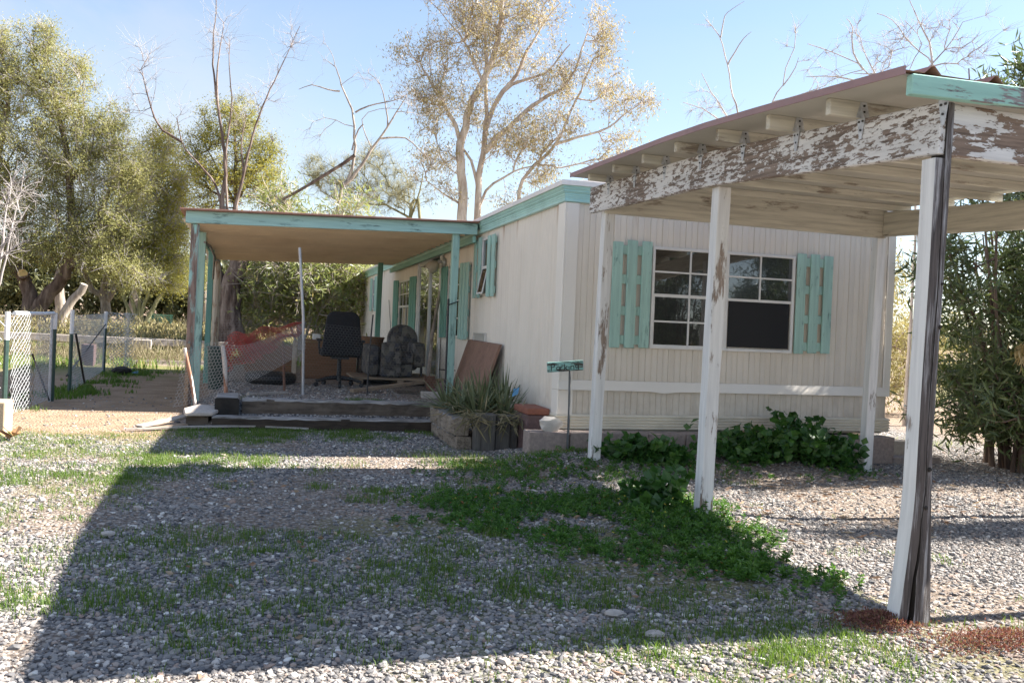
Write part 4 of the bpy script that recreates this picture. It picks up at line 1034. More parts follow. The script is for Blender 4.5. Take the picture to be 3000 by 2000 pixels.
# ------------------------------------------------------------------ blocks before the front wall
seams = [2.462, 2.86, 3.26, 3.655, 4.05, 4.45, 4.85, 5.25, 5.65, 6.05, 6.44]
blab = {0: 'concrete block at the left end of the row, a white rock on it', 1: 'concrete block beside the parking sign post', 2: 'concrete block behind the post at the home corner', 8: 'concrete block behind the right-hand corner post', 9: 'concrete block ending the row at the right'}
for i in range(10):
    a, b = seams[i] + .004, seams[i+1] - .004; j = random.uniform(-.006, .006)
    o = MB().box(a, b, 7.735 + j, 7.93 + j, .0, .275 + random.uniform(-.005, .005)).build('concrete_block', M['block'], None, bevel=.006)
    tag(o, blab.get(i, 'plain concrete block in the middle of the row along the front wall'), 'concrete block', 'concrete blocks along the front wall')
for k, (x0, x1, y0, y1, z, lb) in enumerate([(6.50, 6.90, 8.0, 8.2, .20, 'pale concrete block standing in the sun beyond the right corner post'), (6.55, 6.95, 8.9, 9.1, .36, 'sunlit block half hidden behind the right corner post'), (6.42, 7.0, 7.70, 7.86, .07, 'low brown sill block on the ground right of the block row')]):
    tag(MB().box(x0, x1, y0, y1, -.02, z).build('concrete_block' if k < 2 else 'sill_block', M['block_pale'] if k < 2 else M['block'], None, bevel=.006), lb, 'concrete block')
lump((2.70, 7.82, .33), .085, 'white rock lying on the leftmost concrete block', 'rock', 'white_rock', M['white_rock'], 11, 2, sq=(1.5, .8, .8))
# ------------------------------------------------------------------ planter at the corner of the home
for i, (x0, x1, y, z, r, lb) in enumerate([(2.11, 2.315, 8.34, .36, .1, 'leftmost thick weathered timber stub of the planter front'), (2.325, 2.475, 8.38, .35, .08, 'middle weathered timber stub of the planter front'), (2.485, 2.565, 8.42, .345, .05, 'narrow grey timber stub beside the brick pillar')]):
    o = MB().box(x0, x1, y - .0, y + .13, -.06, z).build('timber_stub', M['stump_wood'], None, bevel=.012, seg=2)
    tag(o, lb, 'timber stub')
sleeper(1.93, 2.08, 8.48, 9.75, .13, .29, 'upper pale rough timber along the left side of the planter', M['rough_wood'], .012, axis='y')
sleeper(1.95, 2.10, 8.45, 9.75, -.06, .12, 'lower pale rough timber along the left side of the planter', M['rough_wood'], .012, axis='y')
pil = thing('brick_pillar', 'short brown block pillar with a red tile cap at the home corner', 'pillar', (2.68, 8.25, 0))
MB().box(2.575, 2.79, 8.17, 8.60, -.05, .375).build('pillar_body', M['brick_brown'], pil, bevel=.008)
MB().box(2.565, 2.80, 8.16, 8.62, .379, .445).build('cap', M['brick_red'], pil, bevel=.015, seg=2)
mb = MB(); mb.add([(2.08,8.45,.27),(2.57,8.45,.27),(2.57,9.9,.30),(2.08,9.9,.30)], [(0,1,2,3)]); mb.build('planter_soil', M['soil']); tag(bpy.data.objects['planter_soil'], kind='structure')
# parking sign
sg = thing('parking_sign', 'small weathered turquoise wooden sign reading Parking on a thin post', 'sign', (2.84, 7.72, .27))
mb = MB().tube([(2.836, 7.715, .02), (2.83, 7.715, .5), (2.818, 7.715, .86)], .0125, 4); mb.build('post', M['dark_post'], sg)
ang = .10; Ms = Matrix.Rotation(-ang, 3, 'Y'); cen = Vector((2.760, 7.69, .884))
bo = MB().obox(cen, (.345, .022, .092), Ms).build('board', M['sign_turq'], sg, bevel=.003)
MB().obox(cen + Ms @ Vector((.1742, 0, 0)), (.003, .0225, .090), Ms).build('sunlit_board_end', M['white_glossy'], bo)  # white strip paints the sunlight caught on the board's right edge
def letter(strokes, x0, w, base, h):
    mb = MB()
    for st in strokes:
        for a, b in zip(st, st[1:]):
            p = [Vector(((x0 + q[0]*w), -.0125, (base + q[1]*h)*.9)) for q in (a, b)]
            mb.beam(cen + Ms @ p[0], cen + Ms @ p[1], .0072, .003, up=(0, 1, 0))
    return mb
P_ = [[(0,0),(0,1)], [(0,1),(.7,1),(1,.8),(.9,.55),(0,.45)]]
a_ = [[(1,0),(1,1),(.2,1),(0,.5),(.2,0),(1,.15)]]
r_ = [[(0,0),(0,1)],[(0,.6),(.5,1),(1,.9)]]
k_ = [[(0,0),(0,1.6)],[(0,.4),(1,1)],[(.3,.6),(1,0)]]
i_ = [[(.5,0),(.5,.9)]]
n_ = [[(0,0),(0,1)],[(0,.7),(.4,1),(1,.9),(1,0)]]
g_ = [[(1,.15),(.2,.1),(0,.5),(.2,1),(1,1),(1,-.5),(.2,-.5)]]
mb = MB()
for s_, x0, w, b, h in ((P_, -.138, .034, -.036, .070), (a_, -.088, .028, -.036, .036), (r_, -.048, .024, -.036, .038), (k_, -.010, .028, -.036, .038), (i_, .026, .014, -.034, .038), (n_, .050, .030, -.034, .036), (g_, .096, .030, -.028, .038)):
    mb2 = letter(s_, x0, w, b, h); mb.add(mb2.v, mb2.f)
mb.build('lettering', M['letter'], bo)

# ------------------------------------------------------------------ chain-link fence on the left
def chain(name, P0, P1, z0, z1, parent, c=.062, r=.0019, wav=0, mat=None, top=True):
    P0 = np.array(P0, float); P1 = np.array(P1, float); L = np.linalg.norm(P1-P0); H = z1 - z0; segs = []
    n = int((L + H)/c)
    for k in range(-int(H/c)-1, int(L/c)+1):
        for sgn in (1, -1):
            st = 8
            pts = []
            for q in range(st+1):
                vv = H*q/st
                uu = k*c + vv if sgn > 0 else (k*c + H - vv)
                pts.append((uu, vv))
            for a, b in zip(pts, pts[1:]):
                if 0 <= a[0] <= L and 0 <= b[0] <= L: segs.append((a, b))
    if top: segs += [((L*i/10, H*.995), (L*(i+1)/10, H*.995)) for i in range(10)]
    s = np.array(segs); u = s[..., 0]/L; v = s[..., 1]
    X = P0[0] + (P1[0]-P0[0])*u + wav*np.sin(u*9 + v*3); Y = P0[1] + (P1[1]-P0[1])*u; Z = z0 + v + wav*.5*np.sin(u*11)
    return wires(name, np.stack([X, Y, Z], -1), r, mat or M['wire'], parent)
def fpost(x, y, h, parent, tip=.22, r=.026, lean=(0, 0)):
    o = MB().tube([(x, y, -.1), (x + lean[0], y + lean[1], h - tip)], r, 6).build('post', M['post_green'], parent)
    MB().tube([(x + lean[0], y + lean[1], h - tip + .001), (x + lean[0]*1.1, y + lean[1]*1.1, h)], r*1.06, 6).build('white_tip', M['white_tip'], o)
f1 = thing('chain_link_fence', 'near section of chain-link fence at the left edge with a curling mesh', 'fence', (-2.5, 10.6, 0))
fpost(-2.50, 10.6, 1.10, f1, .30)
chain('mesh', (-4.6, 9.55), (-2.5, 10.58), .03, 1.06, f1, .085, .0024)
chain('mesh', (-2.49, 10.62), (-2.36, 11.25), .0, 1.08, f1, .070, .0020, .012)
f2 = thing('gate_panel', 'chain-link panel with diagonal brace ending at a dark post by the gap', 'gate', (-2.34, 12.1, 0))
fpost(-2.335, 12.12, 1.09, f2, .20)
chain('mesh', (-2.37, 11.26), (-2.345, 12.1), .03, 1.05, f2, .06, .0019)
MB().tube([(-2.352, 12.06, .0), (-2.36, 12.06, 1.07)], .017, 6).build('frame_tube', M['galv'], f2)
MB().tube([(-2.40, 11.3, .62), (-2.352, 12.05, .02)], .012, 6).build('brace', M['dark_iron'], f2)
cap = MB().tube([(-2.47, 10.75, 1.085), (-2.37, 11.6, 1.08), (-2.345, 12.1, 1.085)], .022, 8); cap.build('rolled_mesh_top', M['white_tip'], f2)
f3 = thing('chain_link_fence', 'far section of chain-link fence with crossed braces beyond the gap', 'fence', (-2.31, 13.06, 0))
fpost(-2.31, 13.06, 1.13, f3, .32); fpost(-2.53, 17.4, 1.09, f3, .30, .03)
chain('mesh', (-2.315, 13.08), (-2.525, 17.38), .03, 1.05, f3, .075, .0019)
MB().tube([(-2.30, 13.3, .80), (-2.34, 14.4, .02)], .016, 6).tube([(-2.34, 13.0, .25), (-2.50, 17.2, .86)], .012, 6).build('brace', M['dark_iron'], f3)
f4 = thing('mesh_roll', 'upright partly unrolled length of bright chain-link mesh at the far fence post', 'mesh roll', (-2.25, 17.5, 0))
chain('mesh', (-2.52, 17.45), (-2.02, 17.62), .05, 1.07, f4, .062, .0042, .015)
chain('mesh', (-2.12, 17.58), (-2.30, 18.0), .10, 1.07, f4, .062, .0036, .012)
# things lying about on the left
lump((-2.35, 9.25, .16), .2, 'pale sandy block standing at the left edge of the yard', 'stone block', 'stone_block', M['sand_block'], 2, 2, sq=(1.4, 1.0, 1.1))
bpy.data.objects.remove(bpy.data.objects['stone_block'])
tag(MB().box(-2.75, -2.115, 9.02, 9.3, -.05, .305).build('stone_block', M['sand_block'], None, bevel=.015, seg=2), 'pale sandy block standing at the left edge of the yard', 'stone block')
def crumpled_leaf(c, r, label, seed, group=None):
    rr = random.Random(seed); mb = MB()
    for k in range(5):
        a = rr.uniform(0, 6.28); d = Vector((math.cos(a), math.sin(a), rr.uniform(.1, .8))).normalized(); s = Vector((-d.y, d.x, rr.uniform(-.4, .4)))
        p = Vector(c); mb.add([p, p + d*r*.5 + s*r*.35, p + d*r + Vector((0,0,rr.uniform(-.2,.3)*r)), p + d*r*.5 - s*r*.35 + Vector((0,0,.2*r))], [(0,1,2),(0,2,3)])
    return tag(mb.build('dry_leaf', M['dry_leaf']), label, 'dry leaf', group)
crumpled_leaf((-1.98, 8.75, .03), .15, 'large curled orange-brown dry leaf beside the sandy block', 3)
tag(MB().box(-3.18, -2.95, 19.0, 19.28, -.02, .42).build('concrete_block', M['brick_brown'], None, bevel=.01), 'upright brown block standing behind the left fence', 'concrete block')
gwall = thing('timber_rail', 'long grey timber rail edging the bank behind the fence', 'rail', (-3.5, 22.5, .2))
MB().beam((-6.5, 22.1, .42), (-.4, 22.7, .36), .12, .16).build('rail_beam', M['plank_grey'], gwall, bevel=.01)
for x in (-6.0, -4.5, -2.9, -1.3): MB().box(x, x+.1, 22.28, 22.38, .0, .35).build('rail_post', M['stump_wood'], gwall)
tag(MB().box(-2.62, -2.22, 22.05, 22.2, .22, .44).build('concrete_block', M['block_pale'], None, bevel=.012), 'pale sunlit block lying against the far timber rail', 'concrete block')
tag(MB().beam((-2.6, 20.4, .04), (-.9, 20.6, .05), .1, .03).build('plank', M['plank_grey']), 'thin pale plank lying flat on the far grass', 'plank')
be = thing('garden_bench', 'green slatted bench standing far back under the trees', 'bench', (-4.0, 40, .4))
bx = -4.15
for i in range(3): MB().box(bx, bx+.92, 40.05, 40.08, .60+i*.10, .675+i*.10).build('back_slat', M['bench_green'], be)
for i in range(3): MB().box(bx, bx+.92, 39.6+i*.13, 39.7+i*.13, .53, .56).build('seat_slat', M['bench_green'], be)
for x in (bx+.04, bx+.82): MB().box(x, x+.05, 39.62, 39.67, .4, .53).build('leg', M['bench_green'], be); MB().box(x, x+.05, 39.98, 40.03, .4, .88).build('leg', M['bench_green'], be)
tag(MB().box(-1.9+1.4, .9, 31.0, 31.1, .35, 1.05).build('board_fence', M['desk_wood'], None), 'short brown board fence far behind the porch', 'fence')
tag(MB().add([(-2.02,17.05,.03),(-1.90,17.02,.02),(-1.93,17.15,.06),(-2.03,17.14,.03)], [(0,1,2,3)]).build('plastic_scrap', M['blue_scrap']), 'light blue plastic scrap at the foot of the mesh roll', 'scrap')
lump((-2.18, 16.9, .06), .11, 'dark lump of wood at the foot of the far fence post', 'wood lump', 'wood_lump', M['tie_dark'], 8, 2, sq=(1.6, 1, .8))
# skeletons of the trees: stems (points, start radius, end radius) and crown volumes (x, y, z, radius, half height)
TREES = {
 'juniper': ([([[-6.35, 29.96, 0.12], [-6.47, 30.01, 0.9], [-6.51, 30.03, 1.37], [-6.74, 30.11, 1.91], [-6.96, 30.18, 2.31], [-7.17, 30.27, 3.54], [-7.35, 30.36, 5.29]], 0.27, 0.07), ([[-6.25, 29.93, 0.12], [-6.24, 29.94, 0.91], [-6.05, 29.89, 1.29], [-5.77, 29.82, 1.67], [-5.57, 29.77, 1.95], [-5.47, 29.74, 2.24], [-5.39, 29.75, 3.74], [-5.68, 29.88, 5.89], [-6.16, 30.06, 7.73]], 0.26, 0.05), ([[-5.52, 29.76, 2.07], [-4.87, 29.59, 3.14], [-4.34, 29.47, 4.62]], 0.15, 0.05), ([[-6.81, 30.13, 2.01], [-7.75, 30.43, 3.09], [-8.1, 30.56, 4.42]], 0.14, 0.05)], [[-8.25, 30.67, 7.82, 0.93, 1.55], [-7.26, 30.39, 7.88, 0.93, 1.55], [-6.34, 30.13, 8.39, 0.62, 1.14], [-5.64, 29.9, 7.14, 0.83, 1.55], [-6.77, 30.2, 5.73, 1.55, 1.76], [-5.07, 29.7, 5.51, 1.14, 1.45], [-4.36, 29.51, 6.38, 0.62, 0.93], [-3.81, 29.32, 5.06, 0.83, 1.24], [-6.28, 30.01, 3.69, 1.65, 1.14], [-4.49, 29.49, 3.68, 1.34, 0.93], [-8.13, 30.58, 5.04, 1.03, 2.58], [-7.61, 30.51, 9.0, 0.36, 0.41], [-6.43, 30.17, 9.27, 0.26, 0.41], [-5.24, 29.81, 8.29, 0.26, 0.31], [-5.44, 29.75, 2.65, 1.96, 0.57], [-7.23, 30.26, 2.55, 1.34, 0.62], [-3.63, 29.21, 2.17, 0.93, 0.52]]),
 'olive': ([([[-4.63, 31.54, -0.02], [-4.56, 31.53, 0.49], [-4.62, 31.56, 1.27], [-4.7, 31.59, 1.61], [-4.46, 31.54, 2.66], [-3.98, 31.43, 4.02]], 0.2, 0.06), ([[-4.66, 31.58, 1.43], [-5.05, 31.69, 1.63], [-5.29, 31.77, 2.17], [-5.43, 31.84, 3.05]], 0.11, 0.05), ([[-4.6, 31.56, 1.32], [-4.41, 31.51, 1.66], [-4.28, 31.48, 2.33], [-3.79, 31.39, 4.47]], 0.12, 0.05)], [[-3.28, 31.25, 5.16, 1.05, 1.55], [-2.68, 31.05, 3.64, 0.67, 1.33], [-3.61, 31.3, 2.93, 1.22, 1.11], [-4.27, 31.5, 3.33, 1.0, 1.11], [-2.84, 31.06, 2.3, 0.78, 0.67], [-2.53, 31.03, 4.98, 0.33, 0.89], [-3.13, 31.24, 6.51, 0.55, 0.55]]),
 'thicket1': ([([[-4.61, 39.87, 0.34], [-4.72, 39.92, 1.11], [-4.95, 40.0, 1.81]], 0.12, 0.06), ([[-4.48, 39.83, 0.35], [-4.38, 39.83, 1.27], [-4.14, 39.77, 2.0]], 0.12, 0.05), ([[-4.27, 39.78, 0.36], [-3.97, 39.7, 1.15], [-3.52, 39.59, 1.89]], 0.12, 0.05), ([[-4.68, 39.89, 0.34], [-5.06, 40.02, 1.24], [-5.36, 40.13, 1.93]], 0.1, 0.05), ([[-4.55, 39.86, 0.41], [-4.55, 39.88, 1.41], [-4.63, 39.92, 2.25]], 0.1, 0.05)], [[-4.46, 39.89, 3.11, 1.84, 1.13], [-5.67, 40.23, 2.76, 1.13, 0.99], [-3.36, 39.56, 2.75, 1.27, 0.85], [-2.54, 39.32, 2.65, 0.99, 0.85]]),
 'euc_stump': ([([[-0.52, 23.37, 0.1], [-0.52, 23.37, 0.68], [-0.61, 23.41, 1.29], [-0.52, 23.4, 1.98], [-0.38, 23.37, 2.54], [-0.51, 23.42, 3.17]], 0.42, 0.2), ([[-0.74, 23.45, 1.02], [-0.85, 23.49, 1.7], [-0.9, 23.51, 2.13], [-1.02, 23.56, 2.63]], 0.22, 0.13), ([[-0.5, 23.42, 3.0], [-0.83, 23.53, 3.78], [-0.82, 23.55, 4.85], [-1.02, 23.63, 6.06], [-1.17, 23.69, 6.81], [-1.24, 23.73, 7.61], [-1.24, 23.75, 8.63], [-1.23, 23.76, 9.11]], 0.07, 0.009), ([[-0.5, 23.42, 3.0], [-0.74, 23.5, 3.78], [-0.82, 23.55, 5.15], [-0.78, 23.56, 5.72], [-0.75, 23.56, 6.52], [-0.85, 23.61, 7.32], [-0.85, 23.62, 7.94]], 0.055, 0.008), ([[-0.5, 23.42, 3.0], [-0.52, 23.44, 3.8], [-0.38, 23.42, 4.68], [-0.26, 23.39, 5.34], [-0.07, 23.36, 6.11], [0.25, 23.28, 6.96], [0.49, 23.22, 7.58], [0.81, 23.15, 8.4]], 0.06, 0.007), ([[-1.02, 23.56, 2.63], [-0.89, 23.55, 3.85], [-1.17, 23.64, 4.49], [-1.64, 23.79, 4.99], [-1.91, 23.88, 5.36], [-2.04, 23.93, 5.96]], 0.06, 0.012), ([[-1.91, 23.88, 5.36], [-2.25, 23.98, 5.56], [-2.48, 24.05, 5.75], [-2.76, 24.15, 6.42], [-2.94, 24.21, 7.14]], 0.045, 0.01), ([[-1.08, 23.66, 6.39], [-1.12, 23.68, 6.97], [-1.08, 23.69, 7.81], [-1.02, 23.68, 8.38]], 0.04, 0.008), ([[-0.38, 23.42, 4.68], [-0.46, 23.45, 5.4], [-0.38, 23.45, 6.17]], 0.04, 0.008)], [[-1.26, 23.75, 8.17, 0.21, 0.94], [-0.97, 23.66, 8.02, 0.3, 0.94], [0.68, 23.18, 7.93, 0.38, 0.6], [0.3, 23.27, 7.15, 0.34, 0.43], [-0.08, 23.37, 6.53, 0.6, 0.43], [-2.85, 24.19, 7.02, 0.51, 0.77], [-3.02, 24.22, 6.28, 0.43, 0.51], [-2.03, 23.93, 6.08, 0.34, 0.34], [-0.56, 23.5, 6.16, 0.34, 0.51]]),
 'evergreen': ([([[-0.88, 39.91, 0.32], [-0.88, 39.91, 4.23], [-0.92, 39.96, 6.27], [-1.03, 40.04, 8.3], [-1.24, 40.13, 9.89]], 0.2, 0.03), ([[-0.92, 39.95, 5.69], [-1.68, 40.2, 7.1], [-2.29, 40.4, 8.23]], 0.08, 0.02), ([[-0.9, 39.95, 5.83], [-0.14, 39.76, 7.18], [0.52, 39.58, 7.95]], 0.08, 0.02)], [[-2.29, 40.41, 8.38, 0.87, 1.31], [-0.92, 40.02, 8.89, 1.02, 1.45], [-1.93, 40.33, 9.56, 0.65, 0.65], [0.05, 39.71, 7.49, 0.8, 1.16], [-0.96, 39.99, 6.7, 1.75, 1.02], [-2.36, 40.4, 6.77, 0.73, 0.87], [0.51, 39.59, 8.24, 0.36, 0.44], [0.45, 39.57, 6.34, 0.58, 0.73], [-2.17, 40.32, 5.62, 0.87, 0.58], [-2.81, 40.54, 7.48, 0.44, 0.87]]),
 'bare_curve': ([([[2.27, 26.99, 0.26], [2.27, 26.99, 3.49], [2.29, 27.01, 4.3], [2.35, 27.0, 5.02], [2.6, 26.94, 5.4], [2.68, 26.94, 6.53], [2.55, 26.99, 7.35], [2.32, 27.07, 7.87], [2.16, 27.12, 8.23], [2.02, 27.17, 8.59], [1.8, 27.24, 8.74]], 0.1, 0.01), ([[2.18, 27.11, 7.87], [1.84, 27.21, 7.91], [1.39, 27.34, 8.01], [1.01, 27.45, 7.86]], 0.03, 0.008), ([[2.35, 27.0, 5.02], [2.77, 26.89, 5.5], [3.17, 26.79, 6.2], [3.58, 26.68, 6.85], [3.94, 26.59, 7.51], [4.1, 26.55, 7.88]], 0.07, 0.01), ([[3.42, 26.72, 6.53], [4.11, 26.52, 6.57], [4.65, 26.36, 6.14], [4.95, 26.26, 5.91]], 0.035, 0.01), ([[2.61, 26.95, 6.14], [2.76, 26.92, 6.76], [2.9, 26.88, 6.92]], 0.03, 0.02), ([[2.65, 26.96, 7.26], [3.03, 26.86, 7.48], [3.89, 26.61, 7.73], [4.27, 26.51, 8.01]], 0.03, 0.008), ([[3.58, 26.68, 6.85], [3.58, 26.69, 7.16], [3.34, 26.78, 8.11], [2.98, 26.89, 8.45]], 0.03, 0.008), ([[2.02, 27.17, 8.59], [1.94, 27.2, 8.9], [1.8, 27.25, 9.14]], 0.012, 0.006), ([[3.17, 26.79, 6.2], [2.85, 26.9, 7.07], [3.32, 26.77, 7.4], [4.0, 26.57, 7.44]], 0.02, 0.006)], [[1.51, 27.33, 8.72, 0.3, 0.41], [1.79, 27.25, 9.04, 0.25, 0.3], [1.15, 27.42, 7.99, 0.3, 0.25], [4.09, 26.55, 7.64, 0.51, 0.41], [2.99, 26.89, 8.4, 0.51, 0.41], [4.4, 26.46, 7.35, 0.41, 0.3], [1.6, 27.26, 6.7, 0.41, 0.41]]),
 'leaning': ([([[0.59, 23.85, 4.13], [1.14, 23.7, 4.48], [2.02, 23.46, 5.11], [2.34, 23.37, 5.37]], 0.035, 0.05)], []),
 'paloverde': ([([[5.57, 33.85, 0.29], [5.57, 33.85, 3.48], [5.57, 33.88, 5.04], [5.62, 33.88, 5.56], [5.85, 33.81, 5.77], [5.94, 33.77, 5.06]], 0.1, 0.06), ([[5.6, 33.87, 5.04], [4.67, 34.15, 5.51], [3.77, 34.42, 5.99]], 0.06, 0.02), ([[5.6, 33.87, 5.04], [5.9, 33.81, 6.1], [5.99, 33.8, 6.89]], 0.05, 0.02), ([[4.67, 34.15, 5.51], [3.04, 34.63, 5.56], [2.28, 34.86, 5.91]], 0.04, 0.02)], [[3.01, 34.65, 6.34, 1.43, 0.91], [4.5, 34.22, 6.55, 1.3, 1.04], [2.13, 34.91, 6.42, 0.65, 0.78], [5.52, 33.91, 6.08, 0.78, 0.78], [3.72, 34.47, 7.29, 0.78, 0.52], [4.91, 34.08, 5.66, 1.43, 0.52]]),
 'eucalyptus': ([([[6.87, 30.34, 0.27], [6.87, 30.34, 3.38], [6.82, 30.39, 4.82], [6.83, 30.4, 5.62], [6.66, 30.48, 7.09], [6.73, 30.47, 7.73], [6.99, 30.42, 8.91], [7.32, 30.34, 9.56], [7.63, 30.27, 10.42], [7.79, 30.24, 11.5], [7.81, 30.26, 12.45], [7.79, 30.3, 14.35]], 0.28, 0.07), ([[7.36, 30.2, 0.27], [7.36, 30.2, 3.4], [7.32, 30.24, 4.85], [7.35, 30.26, 6.34], [7.5, 30.25, 7.77], [7.71, 30.21, 8.74], [7.99, 30.14, 9.28], [8.42, 30.02, 9.84], [8.75, 29.95, 10.76]], 0.22, 0.06), ([[7.48, 30.24, 7.14], [7.91, 30.13, 7.71], [8.25, 30.03, 8.02], [9.22, 29.77, 9.02], [9.97, 29.57, 9.49], [10.48, 29.44, 10.47], [10.71, 29.39, 11.42]], 0.13, 0.03), ([[8.7, 29.81, 0.27], [8.7, 29.81, 3.48], [8.67, 29.86, 5.5], [8.98, 29.79, 6.53], [9.8, 29.57, 7.52], [10.26, 29.46, 8.66], [10.58, 29.38, 9.42], [10.98, 29.29, 10.6]], 0.13, 0.03), ([[9.8, 29.57, 7.52], [10.6, 29.35, 7.83], [11.55, 29.08, 8.2], [12.28, 28.88, 8.88], [13.03, 28.67, 9.29]], 0.07, 0.015), ([[6.67, 30.48, 7.4], [6.47, 30.55, 8.03], [6.09, 30.68, 8.7], [5.65, 30.82, 9.32], [5.18, 30.98, 10.17]], 0.1, 0.03), ([[7.37, 30.23, 5.01], [7.58, 30.18, 5.81], [8.46, 29.94, 6.5], [9.27, 29.71, 6.81]], 0.08, 0.02), ([[7.5, 30.25, 7.77], [7.42, 30.31, 9.58], [7.3, 30.38, 11.24], [7.02, 30.49, 12.41], [6.85, 30.56, 13.59]], 0.1, 0.03), ([[7.71, 30.21, 8.74], [8.29, 30.05, 9.51], [9.4, 29.74, 10.04], [10.16, 29.54, 11.03]], 0.09, 0.02), ([[8.75, 29.95, 10.76], [9.33, 29.8, 11.82], [9.76, 29.69, 12.44]], 0.06, 0.02), ([[7.31, 30.26, 5.78], [7.04, 30.36, 6.83], [6.55, 30.52, 7.4]], 0.08, 0.04), ([[6.8, 30.4, 5.27], [6.18, 30.59, 5.6], [5.59, 30.77, 6.04]], 0.06, 0.02), ([[7.32, 30.34, 9.56], [6.63, 30.57, 10.96], [6.03, 30.76, 11.64]], 0.07, 0.02)], [[6.92, 30.51, 12.05, 1.78, 1.07], [7.1, 30.43, 10.63, 1.54, 1.07], [5.62, 30.85, 10.44, 1.07, 0.83], [4.66, 31.13, 10.27, 0.47, 0.47], [5.34, 30.91, 9.11, 0.95, 0.71], [8.56, 30.01, 11.19, 1.31, 1.07], [9.2, 29.84, 12.05, 0.83, 0.71], [9.87, 29.6, 9.83, 1.07, 0.71], [11.17, 29.25, 11.33, 0.47, 1.07], [11.24, 29.2, 9.9, 0.83, 0.83], [11.95, 28.98, 9.11, 0.83, 0.71], [12.86, 28.72, 9.28, 0.47, 0.36], [6.49, 30.56, 8.82, 1.42, 0.83], [5.73, 30.77, 7.95, 0.59, 0.47], [6.13, 30.63, 6.78, 0.95, 0.71], [8.27, 30.02, 7.37, 1.31, 0.71], [9.04, 29.8, 8.01, 1.31, 0.71], [11.9, 28.96, 7.68, 0.83, 0.59], [9.55, 29.62, 6.61, 0.83, 0.59], [8.24, 29.98, 5.47, 0.95, 0.53], [11.38, 29.1, 6.71, 0.71, 0.53], [10.05, 29.52, 8.42, 0.95, 0.59], [6.51, 30.49, 5.73, 0.71, 0.47], [5.57, 30.78, 6.4, 0.47, 0.59], [7.53, 30.37, 13.86, 2.37, 1.19]]),
 'bare_right': ([([[8.78, 15.21, -0.1], [8.78, 15.21, 3.99], [8.72, 15.26, 5.39], [8.59, 15.3, 5.79], [8.47, 15.35, 6.37], [8.3, 15.41, 6.91], [8.03, 15.5, 7.22]], 0.045, 0.008), ([[8.32, 15.4, 6.89], [8.36, 15.4, 7.22], [8.43, 15.38, 7.38], [8.72, 15.3, 7.6]], 0.015, 0.005), ([[8.48, 15.35, 6.39], [8.59, 15.32, 6.63], [8.74, 15.28, 6.9], [8.88, 15.25, 7.03]], 0.018, 0.005), ([[8.74, 15.24, 4.9], [8.5, 15.32, 5.4], [8.2, 15.42, 5.84], [8.0, 15.48, 6.19]], 0.025, 0.006), ([[8.64, 15.28, 5.15], [8.06, 15.45, 5.51], [7.68, 15.56, 5.62]], 0.02, 0.006)], [[8.12, 15.44, 5.64, 0.33, 0.39], [8.37, 15.36, 5.46, 0.33, 0.26], [8.11, 15.47, 7.21, 0.2, 0.13]]),
 'bare_right2': ([([[8.65, 14.2, -0.1], [8.65, 14.2, 3.85], [8.72, 14.21, 5.33], [8.95, 14.16, 5.76], [8.96, 14.16, 6.06], [9.1, 14.13, 6.43], [9.1, 14.13, 6.87]], 0.035, 0.006), ([[8.95, 14.16, 5.76], [9.14, 14.11, 6.08], [9.19, 14.1, 6.27]], 0.015, 0.005), ([[8.78, 14.2, 5.45], [9.22, 14.07, 5.59], [9.68, 13.94, 5.8]], 0.02, 0.006)], [[9.09, 14.13, 6.63, 0.12, 0.31], [9.2, 14.09, 6.08, 0.12, 0.24], [9.56, 13.98, 5.8, 0.37, 0.18]]),
 'bare_right3': ([([[9.61, 11.3, -0.1], [9.61, 11.3, 2.84], [9.12, 11.49, 4.99], [8.83, 11.58, 5.24], [8.62, 11.64, 5.44], [8.28, 11.74, 5.58], [7.87, 11.86, 5.7]], 0.03, 0.006), ([[8.7, 11.61, 5.35], [8.54, 11.67, 5.6], [8.51, 11.68, 5.99], [8.42, 11.71, 6.11]], 0.018, 0.005), ([[9.01, 11.52, 5.08], [8.74, 11.61, 5.54], [8.63, 11.64, 5.84]], 0.015, 0.005), ([[9.56, 11.31, -0.1], [9.56, 11.31, 2.84], [9.46, 11.38, 5.0], [9.7, 11.32, 5.45], [9.38, 11.43, 5.78], [9.1, 11.52, 6.13], [8.86, 11.58, 6.21]], 0.03, 0.006), ([[9.7, 11.32, 5.45], [9.64, 11.35, 5.82], [9.47, 11.4, 6.11], [9.3, 11.46, 6.5]], 0.02, 0.005), ([[9.76, 11.25, -0.1], [9.76, 11.25, 2.85], [9.36, 11.42, 5.1], [9.53, 11.38, 5.78], [9.27, 11.47, 6.13]], 0.02, 0.005), ([[9.5, 11.38, 5.21], [9.05, 11.51, 5.29], [8.56, 11.66, 5.29]], 0.02, 0.005), ([[8.66, 11.62, 5.17], [8.31, 11.73, 5.23], [7.87, 11.85, 5.2]], 0.015, 0.005), ([[9.64, 11.34, 5.43], [9.97, 11.25, 5.86], [10.11, 11.22, 6.15]], 0.015, 0.005)], [[8.15, 11.78, 5.45, 0.31, 0.21], [8.53, 11.67, 5.83, 0.21, 0.26], [9.13, 11.5, 5.87, 0.36, 0.26], [9.42, 11.42, 5.93, 0.31, 0.31], [9.67, 11.35, 6.0, 0.31, 0.26], [9.0, 11.53, 5.45, 0.31, 0.21], [8.31, 11.72, 5.2, 0.36, 0.1], [10.32, 11.16, 5.93, 0.26, 0.31], [10.04, 11.23, 5.55, 0.31, 0.21]]),
